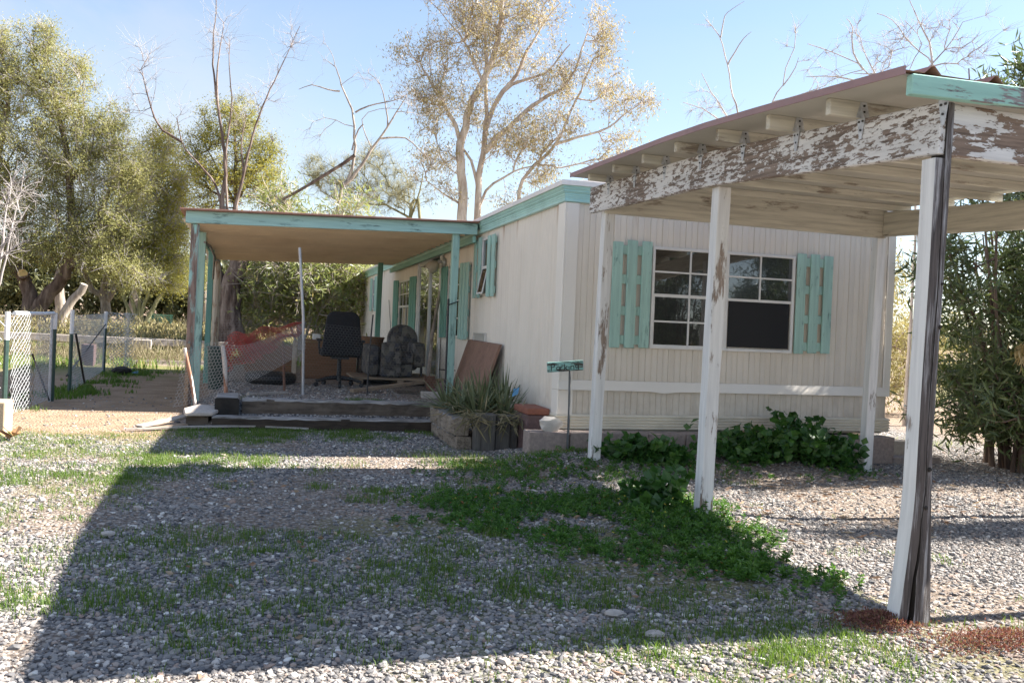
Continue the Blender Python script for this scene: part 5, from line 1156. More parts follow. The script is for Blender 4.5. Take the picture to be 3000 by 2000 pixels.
 'oleander_back': ([([[1.23, 24.11, 0.14], [1.23, 24.11, 0.49], [1.1, 24.16, 1.38], [0.44, 24.38, 2.61]], 0.05, 0.02), ([[1.23, 24.11, 0.14], [1.23, 24.11, 0.49], [1.35, 24.1, 1.58], [1.82, 23.99, 2.86]], 0.05, 0.02), ([[1.31, 24.08, 0.14], [1.31, 24.08, 0.49], [1.62, 24.01, 1.41], [2.36, 23.82, 2.35]], 0.05, 0.02), ([[1.14, 24.13, 0.14], [1.14, 24.13, 0.48], [0.67, 24.29, 1.36], [0.04, 24.49, 2.05]], 0.05, 0.02), ([[1.19, 24.12, 0.14], [1.19, 24.12, 0.49], [1.08, 24.18, 1.83], [1.09, 24.22, 3.72]], 0.05, 0.02)], [[1.06, 24.2, 2.28, 1.62, 1.35], [0.32, 24.4, 1.52, 0.99, 0.81], [1.88, 23.94, 1.42, 0.72, 0.81], [1.27, 24.16, 3.55, 1.17, 0.54], [2.11, 23.92, 3.96, 0.54, 0.36], [0.2, 24.45, 2.23, 0.36, 0.81], [2.35, 23.83, 2.53, 0.54, 0.99], [0.64, 24.36, 4.15, 0.45, 0.27]]),
 'bare_left': ([([[-3.73, 14.63, -0.1], [-3.73, 14.63, 1.09], [-3.56, 14.59, 1.45], [-3.41, 14.56, 2.4], [-3.33, 14.55, 2.81], [-3.29, 14.54, 3.11]], 0.03, 0.006), ([[-3.74, 14.63, -0.1], [-3.74, 14.63, 1.19], [-3.53, 14.59, 2.0], [-3.31, 14.53, 2.41], [-3.2, 14.51, 2.61]], 0.03, 0.006), ([[-3.68, 14.62, 1.09], [-3.57, 14.6, 1.8], [-3.53, 14.6, 2.4], [-3.43, 14.58, 3.0], [-3.27, 14.54, 3.21]], 0.03, 0.006), ([[-3.57, 14.6, 1.8], [-3.34, 14.53, 2.01], [-3.16, 14.48, 2.12]], 0.015, 0.005), ([[-3.59, 14.62, 2.79], [-3.43, 14.58, 2.9], [-3.2, 14.51, 3.04]], 0.015, 0.005), ([[-3.7, 14.65, 2.49], [-3.52, 14.6, 2.75], [-3.41, 14.58, 3.1]], 0.015, 0.005)], [[-3.46, 14.58, 2.6, 0.2, 0.45], [-3.33, 14.55, 2.81, 0.2, 0.3], [-3.49, 14.58, 2.1, 0.25, 0.3]]),
 'dead_log': ([([[-5.17, 27.54, 0.53], [-4.98, 27.49, 1.06], [-4.57, 27.39, 1.73]], 0.14, 0.1)], []),
}
# ------------------------------------------------------------------ trees
def frustums(p0, p1, r0, r1, k):
    d = p1 - p0; L = np.linalg.norm(d, axis=1, keepdims=True); d = d/np.maximum(L, 1e-9)
    a = np.tile([0.3, .2, 1.], (len(d), 1)); a[np.abs(d[:, 2]) > .85] = [1, .3, 0]
    x = np.cross(d, a); x /= np.maximum(np.linalg.norm(x, axis=1, keepdims=True), 1e-9); y = np.cross(d, x)
    v = []
    for i in range(k):
        t = 2*math.pi*i/k; q = x*math.cos(t) + y*math.sin(t); v.append(p0 + q*r0[:, None])
    for i in range(k):
        t = 2*math.pi*i/k; q = x*math.cos(t) + y*math.sin(t); v.append(p1 + q*r1[:, None])
    v = np.stack(v, 1).reshape(-1, 3); b = (np.arange(len(d))*2*k)[:, None]
    f = np.concatenate([b + np.array([[i, (i+1) % k, k+(i+1) % k, k+i]]) for i in range(k)])
    return v, f
def unit(v): return v/np.maximum(np.linalg.norm(v, axis=-1, keepdims=True), 1e-9)
def leaves(name, pos, dirs, length, width, tint, mat, parent, g, fold=.25):
    """each leaf two faces folded along the midrib"""
    n = len(pos); L = length*g.uniform(.7, 1.25, n)[:, None]; Wd = width*g.uniform(.75, 1.2, n)[:, None]
    dirs = unit(dirs); s = unit(np.cross(dirs, g.normal(size=(n, 3)))); nn = np.cross(dirs, s)
    a = pos; b = pos + dirs*L*.5 + s*Wd*.5 + nn*Wd*fold; c = pos + dirs*L; d = pos + dirs*L*.5 - s*Wd*.5 + nn*Wd*fold
    v = np.stack([a, b, c, d], 1).reshape(-1, 3); i = (np.arange(n)*4)[:, None]
    f = i + np.array([[0, 1, 2, 3]])
    return mesh_np(name, v, f, mat, parent, attrs={'tint': ('FACE', tint)})
def grow(name, label, key, bark, leaf, seed, ntar, lpt, llen, lwid, sig, mode, twig=.006, step=.35, group=None, cat='tree', twigs=0, depthf=.85, trunk_r=1.0, alpha=.35, tmin=.1, tmax=1.0, stems_over=None, ells_over=None, twigmat=None, shift=(0,0,0), twl=.45, rmax=.07):
    g = np.random.default_rng(seed); S, E = TREES[key]
    S = stems_over or S; E = E if ells_over is None else ells_over; sh = np.array(shift, float)
    base = np.array(S[0][0][0]) + sh
    root = thing(name, label, cat, tuple(base), group)
    pos = []; par = []; rad = []; plen = []; stem_mb = MB(); fix = []
    for pts, r0, r1 in S:
        P = np.array(pts, float) + sh; q = [P[0]]
        # smooth resample (Catmull-Rom)
        m = len(P)
        for i in range(m-1):
            p0, p1, p2, p3 = P[max(i-1, 0)], P[i], P[i+1], P[min(i+2, m-1)]
            k = max(2, int(np.linalg.norm(p2-p1)/step) + 1)
            for j in range(1, k+1):
                t = j/k
                c = .5*((2*p1) + (-p0+p2)*t + (2*p0-5*p1+4*p2-p3)*t*t + (-p0+3*p1-3*p2+p3)*t**3)
                q.append(c + g.normal(size=3)*.02*min(1, r0*8)*(0 if j == k and i == m-2 else 1))
        q = np.array(q); n = len(q); rr = (r0 + (r1-r0)*np.linspace(0, 1, n)**.85)*trunk_r
        stem_mb.tube(q, list(rr), 9 if r0 > .06 else 6)
        b = len(pos)
        # attach to nearest earlier node
        pr = -1; pl = 0.
        if b:
            dd = np.linalg.norm(np.array(pos) - q[0], axis=1); pr = int(dd.argmin()); pl = plen[pr] + dd.min()
        for i in range(n):
            pos.append(q[i]); par.append(pr if i == 0 else b+i-1); fix.append(rr[i]); plen.append(pl if i == 0 else plen[-1] + np.linalg.norm(q[i]-q[i-1])); rad.append(rr[i])
    joined = bool(ntar and len(E))
    if not joined: stem_mb.build('trunk', bark, root, smooth=60)
    else:
        sv = np.array(stem_mb.v); sf = np.array([q for q in stem_mb.f if len(q) == 4])
        sf = sf[[len(set(q)) == 4 for q in sf.tolist()]]
    if ntar and len(E):
        E_ = np.array(E); vol = E_[:, 3]*E_[:, 4]; cnt = g.multinomial(ntar, vol/vol.sum()); tg = []; tt = []
        for e, c in zip(E_, cnt):
            q = g.normal(size=(c, 3)); q = unit(q)*(g.random((c, 1))**.45); q *= [e[3], e[3]*depthf + .25, e[4]]
            tg.append(q + e[:3]); tt.append(np.full(c, g.random()))
        tg = np.concatenate(tg) + sh; tt = np.concatenate(tt)
        A = np.array(pos); d0 = np.array([np.linalg.norm(A - q, axis=1).min() for q in tg]); order = np.argsort(d0)
        cap = len(pos) + len(tg)*14; PA = np.zeros((cap, 3)); PA[:len(pos)] = A; PL = np.zeros(cap); PL[:len(pos)] = plen
        n0 = n = len(pos); PAR = np.full(cap, -1); PAR[:n] = par; tipn = []
        for k in order:
            q = tg[k]; dv = PA[:n] - q; d = np.sqrt((dv**2).sum(1))
            cost = d + alpha*PL[:n] + 1.2*np.maximum(0, PA[:n, 2] - q[2])*(d > .5)
            j = int(cost.argmin()); dist = d[j]; m = int(min(12, max(2, dist/step)))
            p0 = PA[j]; mid = (p0 + q)/2 + np.array([0, 0, -.10*dist if mode != 'up' else .10*dist]) + g.normal(size=3)*.08*dist
            prev = j
            for i in range(1, m+1):
                t = i/m; c = (1-t)**2*p0 + 2*t*(1-t)*mid + t*t*q
                if i < m: c = c + g.normal(size=3)*.03*min(dist, 1.5)
                PA[n] = c; PAR[n] = prev; PL[n] = PL[prev] + np.linalg.norm(c - PA[prev]); prev = n; n += 1
            tipn.append(prev)
        tips = np.zeros(n); tips[tipn] = 1
        for i in range(n-1, n0-1, -1):
            if PAR[i] >= 0: tips[PAR[i]] += tips[i]
        r = twig*np.maximum(tips, 1)**.45; r = np.minimum(r, rmax)
        idx = np.arange(n0, n); pa = PAR[idx]; r1 = r[idx]; r0 = np.where(pa >= n0, r[pa], np.minimum(r1*1.3, rmax*1.3))
        v, f = frustums(PA[pa], PA[idx], r0, r1, 5)
        # fine twigs about the branch ends
        if twigs:
            src = np.concatenate([np.array(tipn), g.integers(n0, n, len(tipn))]); src = np.repeat(src, twigs); p0 = PA[src]
            dr = unit(PA[src] - PA[np.maximum(PAR[src], 0)]) + g.normal(size=(len(src), 3))*.75
            dr = unit(dr + np.array([0, 0, .25 if mode == 'up' else .05])); ln = twl*g.uniform(.3, 1.1, (len(src), 1))
            p1 = p0 + dr*ln*.5; p2 = p1 + unit(dr + g.normal(size=dr.shape)*.35)*ln*.5
            rt = np.full(len(src), twig*.75)
            va, fa = frustums(p0, p1, rt, rt*.8, 3); vb, fb = frustums(p1, p2, rt*.8, rt*.35, 3)
            V4, F4 = np.concatenate([va, vb]), np.concatenate([fa, fb+len(va)])
            if not joined: mesh_np('twigs', V4, F4, twigmat or bark, root, smooth=True)
            ends = np.concatenate([p1, p2])
        if joined:
            vs_, fs_, mi_ = [sv, v], [sf, f + len(sv)], [np.zeros(len(sf) + len(f), int)]
            if twigs: vs_.append(V4); fs_.append(F4 + len(sv) + len(v)); mi_.append(np.ones(len(F4), int))
            o = mesh_np('trunk', np.concatenate(vs_), np.concatenate(fs_), [bark, twigmat or bark], root, smooth=True)
            o.data.polygons.foreach_set('material_index', np.concatenate(mi_).astype(np.int32))
        else: mesh_np('branches', v, f, bark, root, smooth=True)
        if lpt:
            c = tg; m = len(c)
            base = PA[np.array(tipn)]; order_t = tt[order]
            reps = g.poisson(lpt, m); cl = np.repeat(base, reps, 0); n_ = len(cl)
            if twigs and mode in ('whorl', 'droop'):
                # leaves carried along the twigs
                e = ends[g.integers(0, len(ends), n_)]; cl = e; p = cl + g.normal(size=(n_, 3))*sig
            else:
                p = cl + g.normal(size=(n_, 3))*sig*g.uniform(.4, 1.4, (n_, 1))
            ctint = np.repeat(order_t*.35 + g.random(m)*.65, reps)
            if mode == 'droop': dr = g.normal(size=(n_, 3))*.7 + [0, 0, -.75]
            elif mode == 'whorl': dr = g.normal(size=(n_, 3)) + [0, 0, .25]
            else: dr = g.normal(size=(n_, 3)) + [0, 0, .45]
            tint = np.clip(tmin + (tmax-tmin)*(.55*ctint + .45*g.random(n_)), 0, 1)
            leaves('foliage', p, dr, llen, lwid, tint, leaf, root, g)
    return root
grow('juniper_tree', 'tall bushy olive-green tree at the left edge with several leaning trunks', 'juniper', M['bark_dark'], M['leaf_juniper'], 1, 1100, 120, .085, .027, .19, 'spray', .007, .4, twigs=4, twl=.6, twigmat=M['bark_white'])
grow('olive_tree', 'yellow-green bushy tree with a pale forked trunk behind the mesh roll', 'olive', M['bark_grey'], M['leaf_olive'], 2, 520, 130, .085, .027, .20, 'spray', .007, .4, twigs=5, twl=.6, twigmat=M['bark_white'])
grow('multi_stem_tree', 'low tree with a fan of greenish stems behind the far fence', 'thicket1', M['bark_green'], M['leaf_juniper'], 3, 200, 120, .09, .035, .25, 'spray', .009, .4, tmax=.7)
grow('twisted_tree', 'leafless tree with a thick twisted trunk and tall reddish stems behind the porch', 'euc_stump', M['bark_twist'], None, 4, 150, 0, 0, 0, 0, 'up', .0034, .3, twigs=2, twl=.7, trunk_r=.9, twigmat=M['bark_white'])
grow('evergreen_tree', 'round brownish-green evergreen standing far behind the porch roof', 'evergreen', M['bark_dark'], M['leaf_olive'], 5, 340, 85, .11, .035, .22, 'spray', .010, .5, twigs=3, tmin=.0, tmax=.85)
grow('bare_tree', 'bare curving tree above the porch roof with a forked grey trunk', 'bare_curve', M['bark_grey'], None, 6, 40, 0, 0, 0, 0, 'up', .0042, .3, twigs=2, twl=.6)
grow('leaning_limb', 'dark dead limb slanting up behind the porch roof', 'leaning', M['bark_dark'], None, 7, 0, 0, 0, 0, 0, 'up', cat='dead limb')
grow('palo_verde_tree', 'hazy green fine-twigged tree behind the middle of the porch roof', 'paloverde', M['bark_green'], M['leaf_brush'], 8, 260, 24, .06, .012, .2, 'up', .006, .4, twigs=9, twl=.75)
grow('eucalyptus_tree', 'very tall pale-barked eucalyptus with airy golden-green crown behind the home', 'eucalyptus', M['bark_euc'], M['leaf_euc'], 9, 850, 34, .13, .034, .10, 'droop', .0075, .4, twigs=5, twl=.7, trunk_r=.86)
grow('bare_sapling', 'thin bare sapling rising left of the carport roof edge', 'bare_right', M['bark_white'], None, 10, 16, 0, 0, 0, 0, 'up', .004, .25, twigs=4, twl=.35)
grow('bare_sapling', 'thin bare forked sapling rising behind the middle of the carport roof edge', 'bare_right2', M['bark_white'], None, 11, 10, 0, 0, 0, 0, 'up', .004, .25, twigs=4, twl=.35)
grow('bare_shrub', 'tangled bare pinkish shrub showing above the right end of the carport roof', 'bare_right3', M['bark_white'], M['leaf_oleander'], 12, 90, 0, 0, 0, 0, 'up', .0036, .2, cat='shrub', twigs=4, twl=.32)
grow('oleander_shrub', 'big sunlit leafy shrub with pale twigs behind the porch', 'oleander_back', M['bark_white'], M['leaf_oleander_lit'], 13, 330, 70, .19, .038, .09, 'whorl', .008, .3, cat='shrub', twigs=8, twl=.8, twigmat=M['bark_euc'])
grow('bare_bush', 'bare whitish bush reaching in at the left edge of the photo', 'bare_left', M['bark_white'], None, 14, 26, 0, 0, 0, 0, 'up', .0045, .2, cat='shrub', twigs=4, twl=.4)
grow('dead_trunk', 'pale dead trunk leaning to the right behind the fence', 'dead_log', M['bark_grey'], None, 15, 0, 0, 0, 0, 0, 'up', cat='dead trunk')
# pruned stub with a yellow cut face on the big left tree
o = MB().tube([(-6.70, 29.98, 1.92), (-6.62, 29.55, 1.98)], [.15, .145], 14).build('cut_stub', M['bark_dark'], bpy.data.objects['juniper_tree'], smooth=50)
MB().tube([(-6.62, 29.549, 1.98), (-6.618, 29.54, 1.98)], [.135, .13], 14).build('cut_face', plain('cut_face', (.50, .34, .13), .8, .3, 14), o)

# oleander clump at the right
OS = []
og = np.random.default_rng(44); OC = np.array([7.75, 7.45, 0])
for i in range(30):
    a = og.uniform(0, 6.28); r = og.uniform(.05, .45); top = og.uniform(.3, 1.15); h = og.uniform(2.3, 4.3)
    b = OC + [r*math.cos(a), r*math.sin(a), -.05]; m = b + [top*.35*math.cos(a) + og.normal()*.08, top*.35*math.sin(a) + og.normal()*.08, h*.5]; e = b + [top*math.cos(a) + og.normal()*.15, top*math.sin(a), h]
    OS.append(([b.tolist(), m.tolist(), e.tolist()], og.uniform(.016, .034), .007))
OE = [[6.80, 7.3, 1.9, .30, .45], [7.4, 7.0, .75, .5, .45], [8.5, 6.9, .6, .7, .5], [7.0, 7.1, .6, .40, .35], [7.8, 6.9, .45, .9, .42], [8.1, 7.2, 4.0, .7, .5], [7.85, 7.25, 2.2, .95, 1.2], [7.65, 7.2, 1.2, .8, .7], [7.95, 7.2, 3.4, .9, .7], [8.4, 7.2, 2.8, .8, 1.2], [7.8, 7.2, .6, .95, .45], [8.5, 7.0, 4.0, .6, .5], [8.6, 7.2, 1.5, .8, 1.2]]
OE = [[e[0], e[1] + .22] + e[2:] for e in OE]
TREES['oleander'] = (OS, OE)
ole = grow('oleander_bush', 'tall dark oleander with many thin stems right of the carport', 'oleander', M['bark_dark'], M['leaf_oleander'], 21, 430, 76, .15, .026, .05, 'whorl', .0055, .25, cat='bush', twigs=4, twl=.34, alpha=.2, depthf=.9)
# two dangling bunches of dry leaves
for c in ((6.98, 6.75, 1.28), (7.22, 6.62, .62)):
    g = np.random.default_rng(int(c[0]*10)); n = 34
    leaves('dry_bunch', np.array(c) + g.normal(size=(n, 3))*[.035, .035, .05], g.normal(size=(n, 3))*.35 + [0, 0, -1], .15, .035, g.random(n), M['dead_cluster'], ole, g)
def off_oleander(x, y, rz, s, label):
    o = copy_tree(ole); o.location = (x, y, 0); o.rotation_euler = (0, 0, rz); o.scale = (s, s, s); tag(o, label, 'bush'); return o
o_ = off_oleander(9.5, 4.95, 0.0, 1.0, 'oleander outside the right edge of the picture shading the gravel'); o_.scale = (1.0, .34, 1.0)
off_oleander(9.2, -2.6, 4.0, .9, 'oleander mirrored in the front window of the home')
off_oleander(12.0, -2.4, 3.0, 1.0, 'oleander mirrored at the right of the front window')
off_oleander(6.9, -4.6, 1.0, .8, 'smaller oleander mirrored at the left of the front window')

# far-off woods that read as one mass
def thicket(name, label, specs, mat, seed, ll, lw, kind='stuff', cat='woods', up=.45):
    g = np.random.default_rng(seed); P = []; Tn = []
    for (x, y, z, rx, ry, rz, n) in specs:
        m = max(4, n//60); c = unit(g.normal(size=(m, 3)))*(g.random((m, 1))**.4)*[rx, ry, rz] + [x, y, z]; tn = g.random(m)
        k = g.integers(0, m, n); P.append(c[k] + g.normal(size=(n, 3))*min(rx, rz)*.13); Tn.append(.6*tn[k] + .4*g.random(n))
    P = np.concatenate(P); Tn = np.concatenate(Tn); ok = P[:, 2] > .1; P = P[ok]; Tn = Tn[ok]
    o = leaves(name, P, g.normal(size=P.shape) + [0, 0, up], ll, lw, Tn, mat, None, g)
    return tag(o, label, cat, kind=kind)
thicket('background_woods', 'dark shaded woods far behind the fence and porch', [(-16, 50, 2.2, 5, 2, 2.4, 9000), (-9, 48, 2.0, 4.5, 2, 2.0, 8000), (-3, 47, 2.0, 4.5, 2, 2.0, 8000), (3, 48, 2.3, 4.5, 2, 2.4, 9000), (9, 50, 2.5, 5, 2, 2.6, 6000), (-22, 55, 3, 6, 2, 3, 5000)], M['leaf_dark'], 61, .34, .16)
thicket('distant_brush', 'pale yellowish brush far away on the right behind the home', [(14, 34, .9, 3, 1.5, 1.3, 4500), (19, 36, 1.2, 4, 1.5, 1.6, 5000), (26, 38, 1.6, 5, 2, 2.0, 5000), (34, 40, 1.6, 6, 2, 2.0, 4000)], M['leaf_brush'], 62, .22, .09)
thicket('distant_treeline', 'distant line of dark trees low on the horizon', [(-60+i*11, 118 + 8*math.sin(i*2.1), 1.8, 7, 3, 2.2 + 1.0*math.sin(i*1.7), 900) for i in range(18)], M['leaf_dark'], 63, .9, .5)
for i, (x, y, h) in enumerate([(-11.5, 44, 4), (-8.2, 44, 4.5), (-5.6, 45.5, 4), (-2.1, 44.5, 4.2), (-13.8, 43, 3.6), (.9, 45, 4)]):
    rr = random.Random(i); m = MB().tube([(x, y, .2), (x + rr.uniform(-.3, .3), y, h*.5), (x + rr.uniform(-.7, .7), y, h)], [.24, .19, .12], 8)
    tag(m.build('bare_tree', M['bark_grey'], None, smooth=60), ['pale trunk far left in the dark woods', 'slim pale trunk in the woods behind the big left tree', 'pale trunk in the woods behind the olive tree', 'pale trunk in the woods behind the green bench', 'leftmost trunk at the edge of the dark woods', 'pale trunk in the woods seen through the porch'][i], 'tree')
tag(grow('pepper_tree', 'leafy tree with a curved brown trunk behind the right corner of the home', 'oleander', M['bark_red'], M['leaf_brush'], 33, 140, 130, .10, .024, .14, 'droop', .006, .3, stems_over=[([[9.4, 13.6, 0], [8.9, 13.4, .9], [9.3, 13.3, 1.9], [9.9, 13.4, 2.8]], .09, .04)], ells_over=[[9.3, 13.4, 1.4, .6, .5], [9.6, 13.5, .7, .7, .5], [10.0, 13.3, 2.2, .9, .6], [10.8, 13.6, 1.0, .9, .8]], twigs=3), None, 'tree')
# ------------------------------------------------------------------ gravel, grass, weeds
def seen(x, y, m=.0):
    """inside the part of the yard the photo covers, with a margin to either side"""
    F = np.array([.28, .96]); Rr = np.array([.96, -.28]); d = x*F[0] + y*F[1]; s = x*Rr[0] + y*Rr[1]
    return (d > 2.4) & (np.abs(s) < d*.60 + .5 + m)
def dirtmask(x, y):
    w = fnoise(x, y, .9, 11, 3)
    d = sstep(-.45, -.85, x + (w-.5)*.5) * sstep(8.7, 9.3, y + (w-.5)*1.2 + .12*(x+1))
    return np.maximum(d, .85*sstep(8.3, 9.5, y)*(x > 6.5))
def blocked(x, y):
    b = (x > 2.45) & (x < 6.6) & (y > 7.72)            # blocks and home
    b |= (x > 1.9) & (x < 2.9) & (y > 8.3)
    b |= (x > -.36) & (x < 2.15) & (((y > 9.71) & (y < 9.89)) | ((y > 10.09) & (y < 10.28)))
    return b
def fines(x, y): return sstep(.54, .66, fnoise(x, y, 1.1, 61, 4))
def gravel():
    g = np.random.default_rng(5); X = []; Y = []; S = []
    for (y0, y1, dens, s0, s1) in ((2.3, 3.6, 4600, .0050, .0165), (3.6, 5.0, 3400, .0054, .016), (5.0, 7.0, 2200, .0064, .017), (7.0, 9.8, 1300, .0074, .017), (9.8, 13.0, 480, .009, .018)):
        x0, x1 = -3.2, 8.5; n = int((x1-x0)*(y1-y0)*dens); x = g.uniform(x0, x1, n); y = g.uniform(y0, y1, n)
        keep = seen(x, y) & ~blocked(x, y) & (g.random(n) > dirtmask(x, y)*.93) & (g.random(n) > .72*fines(x, y))
        x, y = x[keep], y[keep]; X.append(x); Y.append(y); S.append(s0 + (s1-s0)*g.random(len(x))**2.6)
    x = np.concatenate(X); y = np.concatenate(Y); s = np.concatenate(S)
    big = g.random(len(x)) < .012; s[big] *= g.uniform(1.3, 1.9, big.sum())
    n = len(x); z = gz(x, y)
    import bmesh
    bm = bmesh.new(); bmesh.ops.create_icosphere(bm, subdivisions=1, radius=1); iv = np.array([v.co[:] for v in bm.verts]); fi = np.array([[v.index for v in f.verts] for f in bm.faces]); bm.free()
    k = len(iv)
    r = 1 + g.uniform(-.30, .22, (n, k)); sc3 = np.stack([g.uniform(.85, 1.5, n), g.uniform(.7, 1.05, n), g.uniform(.42, .75, n)], 1)
    v = iv[None]*r[..., None]*sc3[:, None, :]*s[:, None, None]
    a = g.uniform(0, 6.28, n); b = g.normal(size=n)*.28; ca, sa, cb, sb = np.cos(a), np.sin(a), np.cos(b), np.sin(b)
    vx, vy, vz = v[..., 0], v[..., 1], v[..., 2]
    vx2 = vx*cb[:, None] - vz*sb[:, None]; vz2 = vx*sb[:, None] + vz*cb[:, None]
    V = np.stack([vx2*ca[:, None] - vy*sa[:, None] + x[:, None], vx2*sa[:, None] + vy*ca[:, None] + y[:, None], vz2 + (z + s*.22)[:, None]], -1)
    F = (np.arange(n)*k)[:, None, None] + fi[None]
    tint = np.clip(.5 + .22*g.normal(size=n) - .10*(fnoise(x, y, 1.4, 31, 2) - .5), 0, 1); tint[g.random(n) < .05] = g.uniform(.85, 1.0)
    o = mesh_np('gravel', V.reshape(-1, 3), F.reshape(-1, 3), M['stone'], attrs={'tint': ('FACE', np.repeat(tint, len(fi)))})
    tag(o, 'loose grey and tan gravel covering the yard', 'gravel', kind='stuff')
gravel()
WA = [(1.31, 7.2), (1.92, 7.5), (2.5, 7.68), (4.0, 7.72), (5.7, 7.72), (5.9, 7.1), (4.9, 6.85), (3.9, 7.0), (3.1, 6.75), (2.4, 6.7), (1.66, 6.8)]
WB = [(.95, 5.55), (1.34, 6.1), (1.96, 6.45), (2.72, 6.2), (3.25, 6.2), (3.06, 5.2), (2.92, 4.45), (2.57, 4.12), (2.1, 4.2), (1.74, 4.5), (1.49, 5.2), (1.1, 5.05)]
WC = [(1.5, 4.05), (2.17, 4.12), (2.69, 3.98), (3.0, 3.8), (2.45, 3.47), (1.91, 3.59), (1.5, 3.75)]
def soft_poly(x, y, poly, w=.25):
    s = 0
    for dx, dy in ((0, 0), (w, 0), (-w, 0), (0, w), (0, -w), (w*.7, w*.7), (-w*.7, -w*.7), (w*.7, -w*.7), (-w*.7, w*.7)): s = s + in_poly(x+dx, y+dy, poly)
    return s/9
def grass():
    g = np.random.default_rng(15); P = []; H = []; T = []
    def scatter(x0, x1, y0, y1, n, dens, h0, h1, t0, t1, clump=1, spread=.03):
        x = g.uniform(x0, x1, n); y = g.uniform(y0, y1, n); d = dens(x, y); k = seen(x, y) & (g.random(n) < d) & ~blocked(x, y); x, y, d = x[k], y[k], d[k]
        x = np.repeat(x, clump) + g.normal(size=len(x)*clump)*spread; y = np.repeat(y, clump) + g.normal(size=len(y)*clump)*spread; d = np.repeat(d, clump)
        P.append(np.stack([x, y, gz(x, y)], 1)); H.append(h0 + (h1-h0)*g.random(len(x))*(.5+.5*d)); T.append(t0 + (t1-t0)*g.random(len(x)))
    def streaks(x, y): return (.25+.75*sstep(.42, .58, fnoise(x, y, .16, 57, 2)))*sstep(.53, .61, fnoise(x*.8, y*1.15, .8, 41, 5) + .05*np.exp(-((x-1.5)/1.1)**2 - ((y-4.7)/1.2)**2) + .03*np.exp(-((x+.3)/.6)**2 - ((y-5.8)/1.5)**2) - .05*np.exp(-((x+.5)/.5)**2 - ((y-3.6)/.6)**2))*.85*(1 - .85*sstep(2.7, 3.4, x)) * (1-dirtmask(x, y))
    scatter(-2.6, 4.2, 2.5, 9.8, 17000, streaks, .018, .05, .15, .8, 16, .035)
    def tufts(x, y): return sstep(.66, .76, fnoise(x, y, .5, 43, 3))*(1 - .8*sstep(2.9, 3.5, x))*(1-dirtmask(x, y))
    scatter(-2.6, 4.5, 2.5, 8.0, 3600, tufts, .025, .06, .25, .8, 16, .03)
    def lit(x, y): return .62*(.2+.8*sstep(.40, .58, fnoise(x, y, .14, 58, 2)))*(sstep(.40, .60, fnoise(x, y, .8, 45, 3)))*sstep(-.55, -.9, x - .03*(y-5))*sstep(4.3, 5.2, y)*sstep(9.6, 8.9, y)
    scatter(-3.2, -.4, 4.0, 9.8, 9000, lit, .016, .042, .35, .95, 11, .045)
    def edge(x, y): return .7*(.2+.8*sstep(.42, .58, fnoise(x, y, .12, 59, 2)))*sstep(.50, .64, fnoise(x, y, .3, 47, 3))*np.exp(-((y-3.05)/.35)**2)*(.15+.85*sstep(.5, 1.2, x))*(1-.6*sstep(2.4, 3.0, x))
    scatter(-.3, 3.4, 2.5, 3.6, 2600, edge, .02, .05, .45, .95, 12, .035)
    def band(x, y): return sstep(.45, .65, fnoise(x, y, .6, 48, 3))*np.exp(-((y-7.75)/.4)**2)*sstep(2.4, 1.8, x)*.8
    scatter(-.8, 2.5, 6.9, 8.6, 1500, band, .025, .06, .4, .9, 10, .04)
    def por_(x, y): return sstep(.45, .6, fnoise(x, y, .6, 49, 3))*np.exp(-((y-10.45)/.18)**2)
    scatter(-.1, 2.4, 10.2, 10.9, 900, por_, .03, .07, .15, .55, 10, .03)
    def steps(x, y): return sstep(.5, .62, fnoise(x, y, .5, 50, 3))*np.exp(-((y-9.3)/.35)**2)*.8
    scatter(-.7, 2.0, 8.5, 9.75, 900, steps, .025, .06, .2, .6, 10, .03)
    def fen(x, y): return sstep(.42, .6, fnoise(x, y, .6, 51, 3))*np.exp(-((x+2.3-.05*(y-12))/.35)**2)
    scatter(-3.4, -1.2, 10.8, 18, 1800, fen, .03, .09, .2, .7, 10, .05)
    def far(x, y): return sstep(.40, .6, fnoise(x, y, 2.2, 52, 3))
    scatter(-9, 1.5, 17.4, 34, 9000, far, .03, .12, .45, 1.0, 7, .10)
    scatter(6.6, 12, 9.0, 24, 2500, far, .03, .08, .4, 1.0, 7, .10)
    def porch_far(x, y): return sstep(.5, .7, fnoise(x, y, 1.5, 53, 3))*.6
    scatter(-2.6, 2.6, 18.5, 26, 2500, porch_far, .04, .25, .5, 1.0, 6, .10)
    P = np.concatenate(P); H = np.concatenate(H); T = np.concatenate(T); n = len(P)
    a = g.uniform(0, 6.28, n); lean = g.uniform(.1, .8, n)*H; wd = np.where(P[:, 1] > 12, .006, .0017)*g.uniform(.7, 1.3, n)*(1 + H*4)
    dx, dy = np.cos(a), np.sin(a); sx, sy = -dy*wd, dx*wd
    b0 = P + np.stack([sx, sy, 0*H], 1); b1 = P - np.stack([sx, sy, 0*H], 1)
    m = P + np.stack([dx*lean*.35, dy*lean*.35, H*.6], 1); m0 = m + np.stack([sx, sy, 0*H], 1)*.8; m1 = m - np.stack([sx, sy, 0*H], 1)*.8
    t = P + np.stack([dx*lean, dy*lean, H], 1); t0 = t + np.stack([sx, sy, 0*H], 1)*.12; t1 = t - np.stack([sx, sy, 0*H], 1)*.12
    V = np.stack([b0, b1, m1, m0, t1, t0], 1).reshape(-1, 3); i = (np.arange(n)*6)[:, None]
    F = np.concatenate([i + np.array([[0, 1, 2, 3]]), i + np.array([[3, 2, 4, 5]])])
    tag(mesh_np('grass', V, F, M['grass'], attrs={'tint': ('FACE', np.concatenate([T, T]))}), 'short green grass sprouting in patches through the gravel', 'grass', kind='stuff')
grass()
